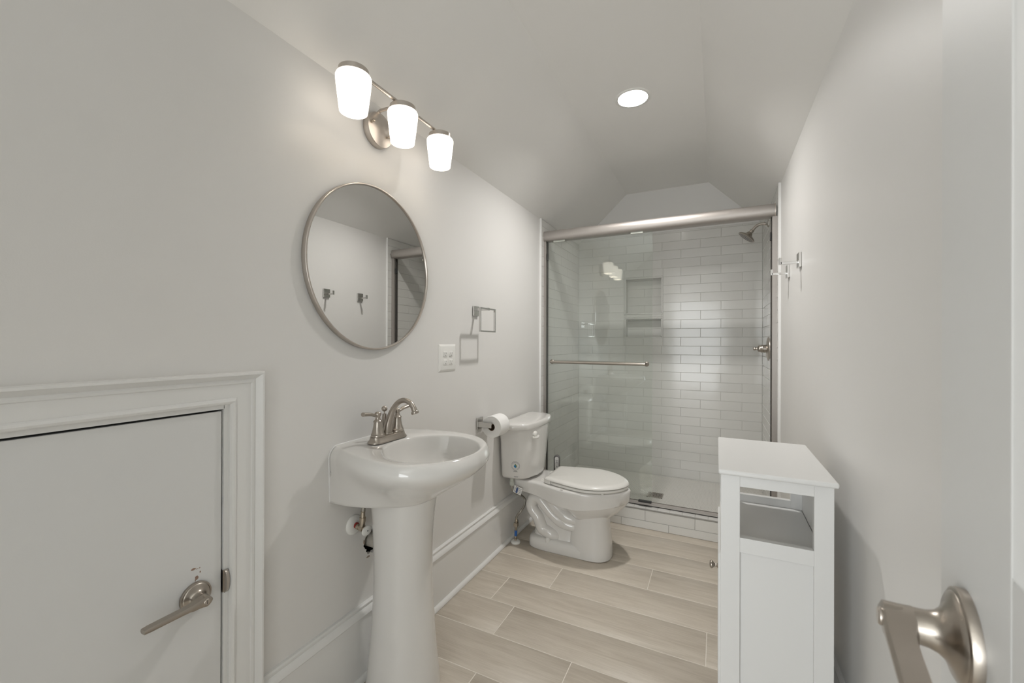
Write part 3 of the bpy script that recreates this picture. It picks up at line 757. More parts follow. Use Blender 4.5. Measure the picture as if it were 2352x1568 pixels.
# faucet
FX, FY, FZ = 0.094, 1.1035, 0.8325
fc = thing('faucet', 'brushed nickel two-handle gooseneck faucet on the back ledge of the sink', 'faucet', (FX, FY, FZ))
g = G()
def stad(z, r, L, n=48):
    out = []
    for k in range(n):
        t = 2 * PI * (k + .5) / n; c, s_ = math.cos(t), math.sin(t)
        out.append((FX + r * c, FY + r * s_ + (L if s_ > 0 else -L), z))
    return out
g.loft([stad(FZ, 0.0275, 0.0545), stad(FZ + 0.003, 0.0280, 0.0545), stad(FZ + 0.006, 0.0265, 0.0540), stad(FZ + 0.010, 0.0240, 0.0525), stad(FZ + 0.016, 0.0225, 0.0515), stad(FZ + 0.0195, 0.0222, 0.0512), stad(FZ + 0.021, 0.0200, 0.0500)])
g.build('base_plate', M['nickel'], fc, angle=50)
for s_ in (-1, 1):
    hy = FY + s_ * 0.0475
    g = G(); z0 = FZ + 0.0205
    g.lathe([(0.0225, 0), (0.0232, 0.0025), (0.0218, 0.005), (0.0218, 0.006), (0.0225, 0.0080), (0.0205, 0.0105), (0.0178, 0.020), (0.0152, 0.032), (0.0138, 0.043), (0.0134, 0.0475), (0.0150, 0.0485), (0.0152, 0.0505), (0.0130, 0.0530), (0.0092, 0.0570), (0.0078, 0.0620), (0.0080, 0.0660), (0.0105, 0.070), (0.0115, 0.0745), (0.0102, 0.0790), (0.0060, 0.0820), (0.0, 0.0828)], (FX, hy, z0), (0, 0, 1), 40)
    hb = g.build('handle', M['nickel'], fc, angle=50)
    zt = z0 + 0.0725
    path = spline([(FX, hy + s_ * 0.004, zt), (FX, hy + s_ * 0.014, zt - 0.001), (FX, hy + s_ * 0.024, zt + 0.003), (FX, hy + s_ * 0.036, zt + 0.006), (FX, hy + s_ * 0.052, zt + 0.0085), (FX, hy + s_ * 0.066, zt + 0.010)], 4)
    n = len(path); rr = []
    for i in range(n):
        t = i / (n - 1); rr.append((0.0048 + 0.0020 * t, 0.0050 + 0.0040 * min(1, max(0, (t - .25) * 3))))
    g = G(); g.tube(path, rr, 16, up=(0, 0, 1)); g.build('lever', M['nickel'], hb, angle=50)
# spout
sp = spline([(FX - 0.004, FY, FZ + 0.020), (FX + 0.000, FY, FZ + 0.045), (FX + 0.009, FY, FZ + 0.075), (FX + 0.024, FY, FZ + 0.107), (FX + 0.045, FY, FZ + 0.130), (FX + 0.070, FY, FZ + 0.1395), (FX + 0.096, FY, FZ + 0.133), (FX + 0.111, FY, FZ + 0.117), (FX + 0.117, FY, FZ + 0.103)], 6)
n = len(sp); rr = []
for i in range(n):
    t = i / (n - 1); r_ = 0.0190 - 0.0100 * min(1, t / 0.42) ** 0.75 + 0.0015 * max(0, (t - .85) / .15); rr.append((r_, r_ * 0.95))
g = G(); g.tube(sp, rr, 28)
g.lathe([(0.0200, 0), (0.0210, 0.003), (0.0198, 0.006)], (FX - 0.002, FY, FZ + 0.020), (0, 0, 1), 40)
tipv = (Vector(sp[-1]) - Vector(sp[-2])).normalized()
g.lathe([(0.0105, -0.004), (0.0125, -0.001), (0.0125, 0.004), (0.0110, 0.006), (0.0, 0.006)], sp[-1], tipv, 32)
g.build('spout', M['nickel'], fc, angle=50)
g = G()
g.tube([(FX - 0.019, FY, FZ + 0.018), (FX - 0.018, FY, FZ + 0.05), (FX - 0.016, FY, FZ + 0.0875)], [0.0130, 0.0088, 0.0070], 20)
g.lathe([(0.0022, 0.08), (0.0022, 0.0955)] + [(0.0100 * math.sin(a), 0.1052 - 0.0100 * math.cos(a)) for a in [PI * k / 12 for k in range(2, 13)]], (FX - 0.016, FY, FZ), (0, 0, 1), 28)
g.build('lift_rod', M['nickel'], fc, angle=40)

# shut-off valve and drain pipe under the sink
sv = thing('shutoff_valve', 'white round valve handle and braided hose on the wall under the sink', 'water valve', (0.0, 1.042, 0.545))
VY = 1.042
g = G(); g.lathe([(0.0335, 0.0), (0.0335, 0.0015), (0.031, 0.0055), (0.024, 0.009), (0.012, 0.0105), (0.0, 0.0105)], (0, VY, 0.545), (1, 0, 0), 56); g.build('escutcheon', M['plastic'], sv, angle=50)
g = G(); g.lathe([(0.0098, 0.009), (0.0098, 0.0165)], (0, VY, 0.5445), (1, 0, 0), 28); g.build('pipe_ring', M['red'], sv)
g = G(); g.lathe([(0.0092, 0.0160), (0.0092, 0.026), (0.0075, 0.026), (0.0075, 0.032), (0.0110, 0.032), (0.0110, 0.046), (0.0070, 0.046), (0.0065, 0.056)], (0, VY, 0.5430), (1, 0, -0.08), 28)
g.lathe([(0.0090, 0.0), (0.0090, 0.020), (0.0105, 0.020), (0.0105, 0.034), (0.0082, 0.034), (0.0082, 0.037), (0.0070, 0.052), (0.0078, 0.053), (0.0078, 0.056)], (0.039, VY, 0.543), (0.05, 0.02, 1), 24)
g.build('valve_body', M['brass'], sv, angle=40)
g = G(); pts = [(VY + 0.021 * math.cos(t), 0.5365 + 0.0155 * math.sin(t)) for t in [2 * PI * k / 40 for k in range(40)]]
g.loft([[(0.056, y, z) for y, z in inset(pts, (VY, 0.5365), 0.002)], [(0.058, y, z) for y, z in pts], [(0.062, y, z) for y, z in pts], [(0.064, y, z) for y, z in inset(pts, (VY, 0.5365), 0.003)]])
hd = g.build('handwheel', M['plastic'], sv, angle=40)
g = G(); g.lathe([(0.0026, 0.0), (0.0026, 0.001)], (0.064, VY, 0.5365), (1, 0, 0), 16); g.build('screw', M['ink'], hd)
g = G(); g.tube(spline([(0.042, VY + 0.001, 0.598), (0.046, VY + 0.003, 0.625), (0.052, VY + 0.010, 0.6410)], 6), 0.0068, 16); g.build('hose', M['hose'], sv)

g = G(); g.lathe([(0.026, -0.10), (0.026, 0.020), (0.0235, 0.022), (0.0225, 0.024), (0.0225, 0.0605)], (0, HC[0], HC[1]), (1, 0, 0), 48)
g.build('drain_pipe', M['pvc'], angle=40, label='white plastic drain pipe entering the rough wall hole behind the sink pedestal', cat='pipe')

# ------------------------------------------------------------------ toilet
TY = 2.280
tl = thing('toilet', 'white two-piece toilet with closed lid beside the shower', 'toilet', (0.36, TY, 0.0))
NC = 120
def tank_loop(b, d, n=NC):
    o = mirror_outline([(0.014, 0.0), (0.014, b * 0.5), (0.0145, b - 0.012), (0.022, b - 0.001), (0.05, b), (0.40 * d + 0.018, b - 0.002), (0.66 * d + 0.014, b - 0.018), (0.86 * d, b - 0.050), (0.945 * d, b - 0.105), (d * 0.988, b * 0.25), (d, 0.0)], TY)
    return radial(o, (0.09, TY), n)
g = G()
g.loft([at_z(grow(tank_loop(0.168, 0.180), (0.09, TY), 0.9), 0.397), at_z(tank_loop(0.168, 0.182), 0.401), at_z(tank_loop(0.176, 0.187), 0.412), at_z(tank_loop(0.186, 0.192), 0.50), at_z(tank_loop(0.197, 0.198), 0.60), at_z(tank_loop(0.206, 0.203), 0.684)])
tank = g.build('tank', M['porcelain'], tl, angle=60)
g = G()
TL = radial(mirror_outline([(0.012, 0.0), (0.012, 0.12), (0.0125, 0.222), (0.022, 0.2345), (0.050, 0.2370), (0.090, 0.2365), (0.118, 0.229), (0.160, 0.199), (0.180, 0.176), (0.192, 0.135), (0.203, 0.06), (0.205, 0.0)], TY), (0.09, TY), NC); cc = (0.09, TY)
g.loft([at_z(inset(TL, cc, 0.008), 0.6845), at_z(inset(TL, cc, 0.002), 0.6852), at_z(TL, 0.6880), at_z(inset(TL, cc, 0.0015), 0.7080), at_z(inset(TL, cc, 0.0035), 0.7135), at_z(inset(TL, cc, 0.0080), 0.7172), at_z(inset(TL, cc, 0.016), 0.7188), at_z(inset(TL, cc, 0.06), 0.7205)])
g.build('tank_lid', M['porcelain'], tl, angle=60)
# flush lever on the front of the tank
g = G(); LX, LY, LZ = 0.186, 2.175, 0.650
g.lathe([(0.0, 0.021), (0.010, 0.0205), (0.0165, 0.017), (0.0200, 0.009), (0.0208, 0.0)], (LX - 0.004, LY, LZ), (1, -0.15, 0), 32)
g.tube(spline([(LX + 0.014, LY + 0.020, LZ - 0.013), (LX + 0.018, LY, LZ - 0.0165), (LX + 0.017, LY - 0.026, LZ - 0.0145), (LX + 0.011, LY - 0.048, LZ - 0.008)], 5), [(0.0075, 0.009)] * 12 + [(0.0065, 0.008)] * 3 + [(0.0035, 0.006)], 14, up=(0, 0, 1))
g.build('flush_lever', M['seat'], tank, angle=60)
# bowl
g = G()
def deck_loop(b_rear, b_mid, xf, n=NC, x0=0.035):
    o = mirror_outline([(x0, 0.0), (x0, b_rear * 0.6), (x0 + 0.004, b_rear - 0.01), (x0 + 0.03, b_rear), (0.12, b_rear + 0.004), (0.20, b_rear + 0.010), (0.27, b_rear + 0.028), (0.34, b_mid - 0.014), (0.42, b_mid), (0.50, b_mid - 0.006), (0.58, b_mid - 0.035), (0.64, b_mid - 0.080), (0.68, b_mid - 0.130), (xf, 0.0)], TY)
    return radial(o, (0.36, TY), n)
D0 = deck_loop(0.118, 0.182, 0.702); cd = (0.36, TY)
D1 = deck_loop(0.113, 0.179, 0.700)
def tilt(loop, z_at):   # ring whose height follows x
    return [(x, y, z_at(x)) for x, y in loop]
zl = lambda x: 0.335 - 0.045 * max(0, min(1, (x - 0.02) / 0.35)) + 0.030 * max(0, min(1, (x - 0.45) / 0.25))
low = [(x, y, zl(x)) for x, y in inset(D1, cd, 0.004)]
low2 = [(x, y, zl(x) - 0.008) for x, y in inset(D1, cd, 0.016)]
# bowl underside
U1_ = [(0.40 + (x - 0.40) * 0.86 if x > 0.40 else 0.40 + (x - 0.40) * 0.72, TY + (y - TY) * 0.84, 0.275) for x, y in D1]
def under(sx_f, sx_b, sy, z): return [(0.45 + (x - 0.45) * (sx_f if x > 0.45 else sx_b), TY + (y - TY) * sy, z) for x, y in D1]
g.loft([under(0.55, 0.22, 0.50, 0.205), under(0.60, 0.26, 0.56, 0.222), under(0.72, 0.34, 0.70, 0.245), under(0.84, 0.46, 0.83, 0.272), under(0.93, 0.60, 0.92, 0.300), [(x, y, min(z, 0.33)) for x, y, z in under(0.97, 0.85, 0.955, 0.315)], low, at_z(D1, 0.352), at_z(D0, 0.374), at_z(inset(D0, cd, 0.003), 0.381), at_z(inset(D0, cd, 0.009), 0.3845), at_z(inset(D0, cd, 0.06), 0.3850)])
# deck slab under the tank
slab = mirror_outline([(0.030, 0.0), (0.030, 0.09), (0.034, 0.108), (0.06, 0.115), (0.20, 0.122), (0.36, 0.150), (0.42, 0.10), (0.44, 0.0)], TY)
slab = radial(slab, (0.22, TY), NC); cs_ = (0.22, TY)
g.loft([[(x, y, zl(x) - 0.002) for x, y in inset(slab, cs_, 0.010)], [(x, y, zl(x) + 0.004) for x, y in inset(slab, cs_, 0.002)], at_z(slab, 0.352), at_z(slab, 0.374), at_z(inset(slab, cs_, 0.003), 0.381), at_z(inset(slab, cs_, 0.009), 0.3843)])
# column
def colr(z, x0, x1, b, n=64, p=0.8):
    cx, a = (x0 + x1) / 2, (x1 - x0) / 2
    return [(cx + a * math.copysign(abs(math.cos(t)) ** p, math.cos(t)), TY + b * math.copysign(abs(math.sin(t)) ** p, math.sin(t)), z) for t in [2 * PI * k / n for k in range(n)]]
g.loft([colr(0.004, 0.37, 0.602, 0.104), colr(0.03, 0.37, 0.602, 0.104), colr(0.08, 0.372, 0.598, 0.101), colr(0.14, 0.378, 0.592, 0.098), colr(0.20, 0.385, 0.586, 0.096), colr(0.25, 0.39, 0.595, 0.099), colr(0.28, 0.39, 0.60, 0.10)])
# foot
foot = lambda x0, x1, b, z: colr(z, x0, x1, b, 96, 0.45)
g.loft([foot(0.135, 0.575, 0.101, 0.0), foot(0.133, 0.577, 0.103, 0.006), foot(0.134, 0.575, 0.1025, 0.040), foot(0.140, 0.560, 0.096, 0.056), foot(0.165, 0.54, 0.078, 0.066)])
# rear web between the two trap legs
g.loft([colr(0.03, 0.155, 0.42, 0.078, 64, 0.6), colr(0.12, 0.162, 0.42, 0.062, 64, 0.6), colr(0.20, 0.150, 0.43, 0.060, 64, 0.6), colr(0.28, 0.150, 0.45, 0.064, 64, 0.6), colr(0.36, 0.155, 0.45, 0.068, 64, 0.6)])
for s_ in (-1, 1):
    yy = TY + s_ * 0.062
    A = spline([(0.150, yy, 0.235), (0.165, yy, 0.275), (0.200, yy, 0.276), (0.235, yy, 0.245), (0.272, yy, 0.208), (0.315, yy, 0.175), (0.355, yy, 0.160), (0.40, yy - s_ * 0.008, 0.153), (0.45, yy - s_ * 0.03, 0.150)], 6)
    g.tube(A, [(0.031, 0.031)] * len(A), 24)
    B = spline([(0.165, yy, 0.270), (0.152, yy, 0.235), (0.165, yy, 0.200), (0.192, yy, 0.172), (0.207, yy, 0.140), (0.222, yy, 0.110), (0.258, yy, 0.094), (0.290, yy - s_ * 0.004, 0.084), (0.322, yy - s_ * 0.016, 0.070)], 6)
    g.tube(B, [0.031 + 0.004 * math.sin(PI * i / (len(B) - 1)) for i in range(len(B) - 9)] + [0.0315, 0.031, 0.030, 0.0285, 0.0265, 0.024, 0.0205, 0.016, 0.009], 24)
    Cc = spline([(0.235, yy - s_ * 0.010, 0.325), (0.270, yy - s_ * 0.008, 0.275), (0.310, yy - s_ * 0.004, 0.232), (0.360, yy, 0.200), (0.41, yy - s_ * 0.012, 0.188), (0.46, yy - s_ * 0.035, 0.182)], 6)
    g.tube(Cc, 0.034, 20)
bowl_o = g.build('bowl', M['porcelain'], tl, angle=75)
for s_ in (-1, 1):
    g = G(); g.lathe([(0.0150, 0.048), (0.0150, 0.062), (0.0140, 0.070), (0.0105, 0.0755), (0.0, 0.077)], (0.262, TY + s_ * 0.087, 0), (0, 0, 1), 28); g.build('bolt_cap', M['seat'], bowl_o, angle=50)
# seat and lid
def seat_loop(b, x0, xf, n=NC):
    o = mirror_outline([(x0, 0.0), (x0, 0.06), (x0, 0.110), (x0 + 0.004, 0.120), (x0 + 0.022, 0.1265), (0.33, 0.144), (0.395, 0.1615), (0.47, 0.1765), (0.53, 0.171), (0.585, 0.149), (0.63, 0.117), (0.662, 0.080), (xf - 0.009, 0.040), (xf, 0.0)], TY)
    return radial(o, (0.46, TY), n)
S0 = seat_loop(0.179, 0.268, 0.692); cl = (0.46, TY)
g = G(); g.loft([at_z(inset(S0, cl, 0.016), 0.3885), at_z(inset(S0, cl, 0.004), 0.3885), at_z(S0, 0.392), at_z(inset(S0, cl, 0.001), 0.3990), at_z(inset(S0, cl, 0.004), 0.4015), at_z(inset(S0, cl, 0.03), 0.4015)])
g.build('seat', M['seat'], tl, angle=60)
S1 = seat_loop(0.179, 0.250, 0.692)
g = G(); g.loft([at_z(inset(S1, cl, 0.012), 0.4060), at_z(inset(S1, cl, 0.002), 0.4060), at_z(S1, 0.4080), at_z(inset(S1, cl, 0.0015), 0.4130), at_z(inset(S1, cl, 0.008), 0.4185), at_z(inset(S1, cl, 0.022), 0.4235), at_z(inset(S1, cl, 0.030), 0.4242), at_z(inset(S1, cl, 0.12), 0.4265)])
hl = [p for p in S1 if p[0] < 0.300]
g.loft([[(0.250, TY - 0.112, z), (0.262, TY - 0.120, z), (0.292, TY - 0.132, z), (0.282, TY + 0.0, z), (0.292, TY + 0.132, z), (0.262, TY + 0.120, z), (0.250, TY + 0.112, z)] for z in (0.389, 0.412)])
g.build('lid', M['seat'], tl, angle=60)
for s_ in (-1, 1):
    g = G()
    g.loft([[(0.212, TY + s_ * 0.072 + a, z), (0.218, TY + s_ * 0.072 - b, z), (0.262, TY + s_ * 0.072 - b, z), (0.262, TY + s_ * 0.072 + a, z)] for z, a, b in ((0.384, 0.02, 0.02), (0.392, 0.018, 0.018))])
    g.build('hinge', M['seat'], tl, bevel=0.002)
for (px, py) in ((0.372, -0.172), (0.585, -0.150), (0.585, 0.15), (0.372, 0.172)):
    g = G(); g.box(px - 0.006, px + 0.006, TY + py * 0.98 - 0.004, TY + py * 0.98 + 0.004, 0.3840, 0.3890); g.build('bumper', M['seat'], tl)

# fill-valve nut below the tank is part of the supply line
ws = thing('toilet_supply_line', 'braided steel toilet supply hose rising from a white floor flange by the baseboard', 'supply hose', (0.060, 2.197, 0.0))
g = G(); g.lathe([(0.0275, 0.0), (0.0285, 0.003), (0.0280, 0.008), (0.024, 0.0125), (0.016, 0.0150), (0.0, 0.0150)], (0.060, 2.197, 0), (0, 0, 1), 48); g.build('floor_flange', M['plastic'], ws, angle=50)
g = G(); g.lathe([(0.0078, 0.012), (0.0078, 0.027), (0.0070, 0.027), (0.0070, 0.030), (0.0078, 0.030), (0.0078, 0.042), (0.0070, 0.044), (0.0070, 0.086), (0.0082, 0.088), (0.0082, 0.094), (0.0075, 0.097)], (0.060, 2.197, 0), (0.02, 0.03, 1), 24); g.build('riser_pipe', M['brass'], ws, angle=40)
g = G(); g.lathe([(0.0083, 0.040), (0.0083, 0.072)], (0.060, 2.197, 0), (0.02, 0.03, 1), 24); g.build('tape_band', M['blue'], ws)
g = G(); g.lathe([(0.0080, 0.028), (0.0080, 0.0295)], (0.060, 2.197, 0), (0.02, 0.03, 1), 24); g.build('rubber_ring', M['black'], ws)
g = G(); g.box(0.050, 0.073, 2.190, 2.211, 0.094, 0.115); g.lathe([(0.0065, 0.11), (0.0065, 0.122), (0.0085, 0.123), (0.0085, 0.130), (0.0062, 0.132), (0.0062, 0.15)], (0.060, 2.197, 0), (0.02, 0.03, 1), 24)
vb = g.build('valve_body', M['brass'], ws, bevel=0.002)
g = G(); g.box(0.058, 0.066, 2.211, 2.222, 0.090, 0.126); g.build('valve_lever', M['black'], vb, bevel=0.002)
g = G(); g.tube(spline([(0.0627, 2.2012, 0.142), (0.070, 2.199, 0.160), (0.090, 2.199, 0.1854), (0.1005, 2.225, 0.210), (0.100, 2.242, 0.238), (0.090, 2.232, 0.262), (0.078, 2.205, 0.283), (0.068, 2.172, 0.300), (0.062, 2.150, 0.325), (0.060, 2.1475, 0.355), (0.060, 2.1475, 0.372)], 6), 0.0062, 14)
g.build('hose', M['hose'], ws)
g = G(); g.lathe([(0.0125, 0.350), (0.0150, 0.356), (0.0150, 0.372), (0.0120, 0.376), (0.0110, 0.3955)], (0.060, 2.1475, 0), (0, 0, 1), 10); g.build('coupling_nut', M['clear'], ws, angle=20)
# folded paper tag around the hose
O = Vector((0.0985, 2.1530, 0.3275)); tu = Vector((0.0465, 0.0, -0.0125)).normalized(); tv = Vector((0.0125, 0.0, 0.0465)).normalized(); tn = Vector((0, -1, 0))
def tpq(a, b, c): return O + tu * a + tv * b + tn * c
g = G(); g.loft([[tpq(-0.026, -0.021, c), tpq(0.024, -0.021, c), tpq(0.024, 0.021, c), tpq(-0.026, 0.021, c)] for c in (0.008, 0.0086)])
tg = g.build('paper_tag', M['plastic'], ws, label='white paper tag with a blue block')
g = G(); g.loft([[tpq(-0.012, -0.018, c), tpq(0.001, -0.018, c), tpq(0.001, 0.014, c), tpq(-0.012, 0.014, c)] for c in (0.0086, 0.0089)]); g.build('blue_block', M['navy'], tg)
g = G()
for i in range(4):
    for j in range(3):
        a, b = 0.005 + j * 0.006, -0.017 + i * 0.009
        g.loft([[tpq(a, b, c), tpq(a + 0.0035, b, c), tpq(a + 0.0035, b + 0.005, c), tpq(a, b + 0.005, c)] for c in (0.0086, 0.0089)])
g.loft([[tpq(-0.018, 0.0155, c), tpq(0.002, 0.0155, c), tpq(0.002, 0.0185, c), tpq(-0.018, 0.0185, c)] for c in (0.0086, 0.0089)])
g.loft([[tpq(-0.020, -0.016, c), tpq(-0.0165, -0.016, c), tpq(-0.0165, 0.010, c), tpq(-0.020, 0.010, c)] for c in (0.0086, 0.0089)])
g.build('fine_print', M['ink'], tg)

# toilet brush standing behind the bowl
tb = thing('toilet_brush', 'grey toilet brush handle with a white oval label reading HDX, behind the toilet seat', 'toilet brush', (0.170, 2.600, 0.0))
def sta(cx, cy, z0, z1, hw, y0, y1, n=24):
    pts = []
    for k in range(n):
        t = 2 * PI * k / n; c, s_ = math.cos(t), math.sin(t); pts.append((cx + hw * c, (z0 + hw if s_ < 0 else z1 - hw) + hw * s_ * 1.0))
    return pts
g = G(); pts = sta(0.169, 2.6, 0.300, 0.4285, 0.0195, 0, 0)
g.loft([[(x, 2.584, z) for x, z in inset(pts, (0.169, 0.365), 0.003)], [(x, 2.586, z) for x, z in pts], [(x, 2.606, z) for x, z in pts], [(x, 2.609, z) for x, z in inset(pts, (0.169, 0.365), 0.004)]])
gr = g.build('grip', M['greyplastic'], tb, angle=50)
g = G(); pts = sta(0.172, 2.6, 0.335, 0.4190, 0.0130, 0, 0)
g.loft([[(x, 2.5842, z) for x, z in pts], [(x, 2.5828, z) for x, z in inset(pts, (0.172, 0.377), 0.0008)]])
lb = g.build('oval_label', M['plastic'], gr, angle=50)
g = G(); text_geo(g, 'HDX', 0.0230, (0.172, 2.5828, 0.372), (0, 0, -1), (1, 0, 0), lift=0.0004); g.build('lettering', M['ink'], lb, recalc=False)
g = G(); g.lathe([(0.008, 0.10), (0.008, 0.305)], (0.169, 2.597, 0), (0, 0, 1), 20); g.build('shaft', M['greyplastic'], tb)
g = G(); g.lathe([(0.050, 0.0), (0.052, 0.01), (0.047, 0.13), (0.044, 0.135), (0.040, 0.13)], (0.169, 2.600, 0), (0, 0, 1), 40); g.build('holder', M['greyplastic'], tb, angle=50)

# sticker on the tank, following its curved near side
def tank_pt(u, v, h):
    z = 0.4790 + v; t = max(0, min(1, (z - 0.412) / 0.088)); b = 0.176 + 0.010 * t; d = 0.187 + 0.005 * t
    o = [(p.x, TY - p.y) for p in spline([(x_, d_, 0) for x_, d_ in [(0.022, b - 0.001), (0.05, b), (0.40 * d + 0.018, b - 0.002), (0.66 * d + 0.014, b - 0.018), (0.86 * d, b - 0.050), (0.945 * d, b - 0.105), (d * 0.988, b * 0.25)]], 24)]
    i0 = min(range(len(o)), key=lambda i: abs(o[i][0] - 0.104)); i = i0; L = 0.0
    x, y = o[i0]
    if u >= 0:
        while i < len(o) - 1:
            e = math.dist(o[i], o[i + 1])
            if L + e > u: break
            L += e; i += 1
        f = (u - L) / max(1e-9, math.dist(o[i], o[i + 1]))
        a, c = o[i], o[i + 1]
    else:
        while i > 0:
            e = math.dist(o[i], o[i - 1])
            if L + e > -u: break
            L += e; i -= 1
        f = 1 - (-u - L) / max(1e-9, math.dist(o[i], o[i - 1]))
        a, c = o[i - 1], o[i]
    x, y = a[0] + (c[0] - a[0]) * f, a[1] + (c[1] - a[1]) * f
    tx, ty = c[0] - a[0], c[1] - a[1]; q = math.hypot(tx, ty)
    return (x + ty / q * h, y - tx / q * h, z)
def patch(g, pts, h):     # a flat outline laid on the tank
    g.add([tank_pt(a, b, h) for a, b in pts], [tuple(range(len(pts)))])
def circ(r, n=40, cu=0.0, cv=0.0): return [(cu + r * math.cos(2 * PI * k / n), cv + r * math.sin(2 * PI * k / n)) for k in range(n)]
g = G()
rs_ = [0.0001, 0.006, 0.012, 0.018, 0.0255]
g.loft([[tank_pt(a, b, 0.0008) for a, b in circ(q)] for q in rs_] + [[tank_pt(a, b, 0.0001) for a, b in circ(0.0256)]], False, False)
stk = g.build('sticker', M['porcelain'], tank, label='round sticker with a blue and green drop', recalc=False)
g = G()
def arc(r0, r1, a0, a1, n):
    g.add([tank_pt(r * math.cos(a0 + (a1 - a0) * k / n), r * math.sin(a0 + (a1 - a0) * k / n), 0.0013) for k in range(n + 1) for r in (r0, r1)], [(2 * k, 2 * k + 1, 2 * k + 3, 2 * k + 2) for k in range(n)])
arc(0.0236, 0.0249, 0, 2 * PI, 60)
for k in range(14): a = PI * 0.16 + PI * 0.68 * k / 13; arc(0.0178, 0.0208, a, a + 0.10, 2)
for k in range(6): a = PI * 1.10 + PI * 0.24 * k / 5; arc(0.0180, 0.0206, a, a + 0.09, 2)
for k in range(6): a = PI * 1.66 + PI * 0.24 * k / 5; arc(0.0180, 0.0206, a, a + 0.09, 2)
arc(0.0185, 0.0205, PI * 0.985, PI * 1.005, 1); arc(0.0185, 0.0205, -PI * 0.005, PI * 0.015, 1)
tg_ = G(); text_geo(tg_, 'EPA', 0.0062, (0, -0.0165, 0), (1, 0, 0), (0, 1, 0), lift=0)
g.add([tank_pt(p[0], p[1], 0.0013) for p in tg_.v], tg_.f)
def bars(w_, dv, hh, n, h):
    for k in range(n):
        a = -w_ + 2 * w_ * k / n; q = w_ * 1.25 / n; patch(g, [(a, dv - hh), (a + q, dv - hh), (a + q, dv + hh), (a, dv + hh)], h)
bars(0.0085, -0.0290, 0.0012, 5, 0.0010); bars(0.0120, -0.0335, 0.0014, 7, 0.0010)
g.build('print', M['ink'], stk, recalc=False)
g = G(); patch(g, [(-0.0145, -0.0680), (0.0145, -0.0680), (0.0145, -0.0585), (-0.0145, -0.0585)], 0.0008); g.build('maker_label', M['plastic'], tank, recalc=False)
g = G()
for k in range(8): a = -0.0122 + 0.00305 * k; patch(g, [(a, -0.0662), (a + 0.0022, -0.0662), (a + 0.0022, -0.0608), (a, -0.0608)], 0.0012)
g.build('maker_lettering', M['ink'], tank, recalc=False)
drop = []
for k in range(48):
    t = 2 * PI * k / 48; s_ = math.sin(t); drop.append((0.0090 * math.cos(t) * (1 - max(0, s_)) ** 0.75, -0.0020 + (0.0090 * s_ if s_ < 0 else 0.0145 * s_)))
for nm, sgn in (('green_half', 1), ('blue_half', -1)):
    idx = [i for i, (a, b) in enumerate(drop) if sgn * (a + (b - 0.004) * 0.55) >= -0.0003]
    brk = next((j for j in range(len(idx) - 1) if idx[j + 1] - idx[j] > 1), None)
    if brk is not None: idx = idx[brk + 1:] + idx[:brk + 1]
    g = G(); patch(g, [drop[i] for i in idx], 0.0015)
    g.build(nm, M['dropgreen'] if sgn > 0 else M['dropblue'], stk, recalc=False)

# ------------------------------------------------------------------ shower enclosure
se = thing('shower_door', 'sliding glass shower door in a satin nickel frame across the end of the room', 'shower door', (0.71, 2.775, CZ))
HXa, HXb = 0.0100, W - 0.0220
g = G()
prof = []
for k in range(13):
    a = -PI / 2 + PI * k / 12; prof.append((2.752 - 0.022 * math.cos(a), 1.9165 + 0.0355 * math.sin(a)))
prof += [(2.800, 1.952), (2.806, 1.946), (2.806, 1.884), (2.800, 1.881)]
g.loft([[(x, y, z) for y, z in prof] for x in (HXa + 0.004, HXb - 0.002)]); g.build('header_rail', M['satin_frame'], se, angle=40)
g = G(); g.loft([[(x, y, 1.9165 + (z - 1.9165) * 1.03) for y, z in prof] for x in (HXa - 0.0003, HXa + 0.004)]); g.loft([[(x, y, 1.9165 + (z - 1.9165) * 1.03) for y, z in prof] for x in (HXb - 0.002, HXb + 0.003)])
g.build('end_cap', M['satin'], se, angle=40)
for (x0, x1, gx0, gx1) in ((0.0097, 0.0250, 0.0250, 0.0278), (W - 0.0350, W - 0.0100, W - 0.0382, W - 0.0350)):
    g = G(); g.box(x0, x1, 2.748, 2.800, 0.150, 1.883); j = g.build('side_jamb', M['satin_frame'], se, bevel=0.0015)
    g = G(); g.box(gx0, gx1, 2.768, 2.795, 0.150, 1.883); g.build('groove_shade', M['dark'], j)  # dark strip coloured in for the shadowed groove of the jamb
    bx = (gx0 + gx1) / 2; e = 0.0065 if x0 < 0.5 else -0.0065
    g = G(); g.box(bx, bx + e, 2.762, 2.788, 1.752, 1.797); g.build('bumper', M['black'], j, bevel=0.001)
g = G()
g.box(0.0100, W - 0.0100, 2.778, 2.782, CZ, 0.1500); g.box(0.0100, W - 0.0100, 2.778, 2.806, CZ, 0.1290); g.box(0.0100, W - 0.0100, 2.803, 2.806, CZ, 0.146)
g.build('bottom_track', M['satin_frame'], se, bevel=0.0006)
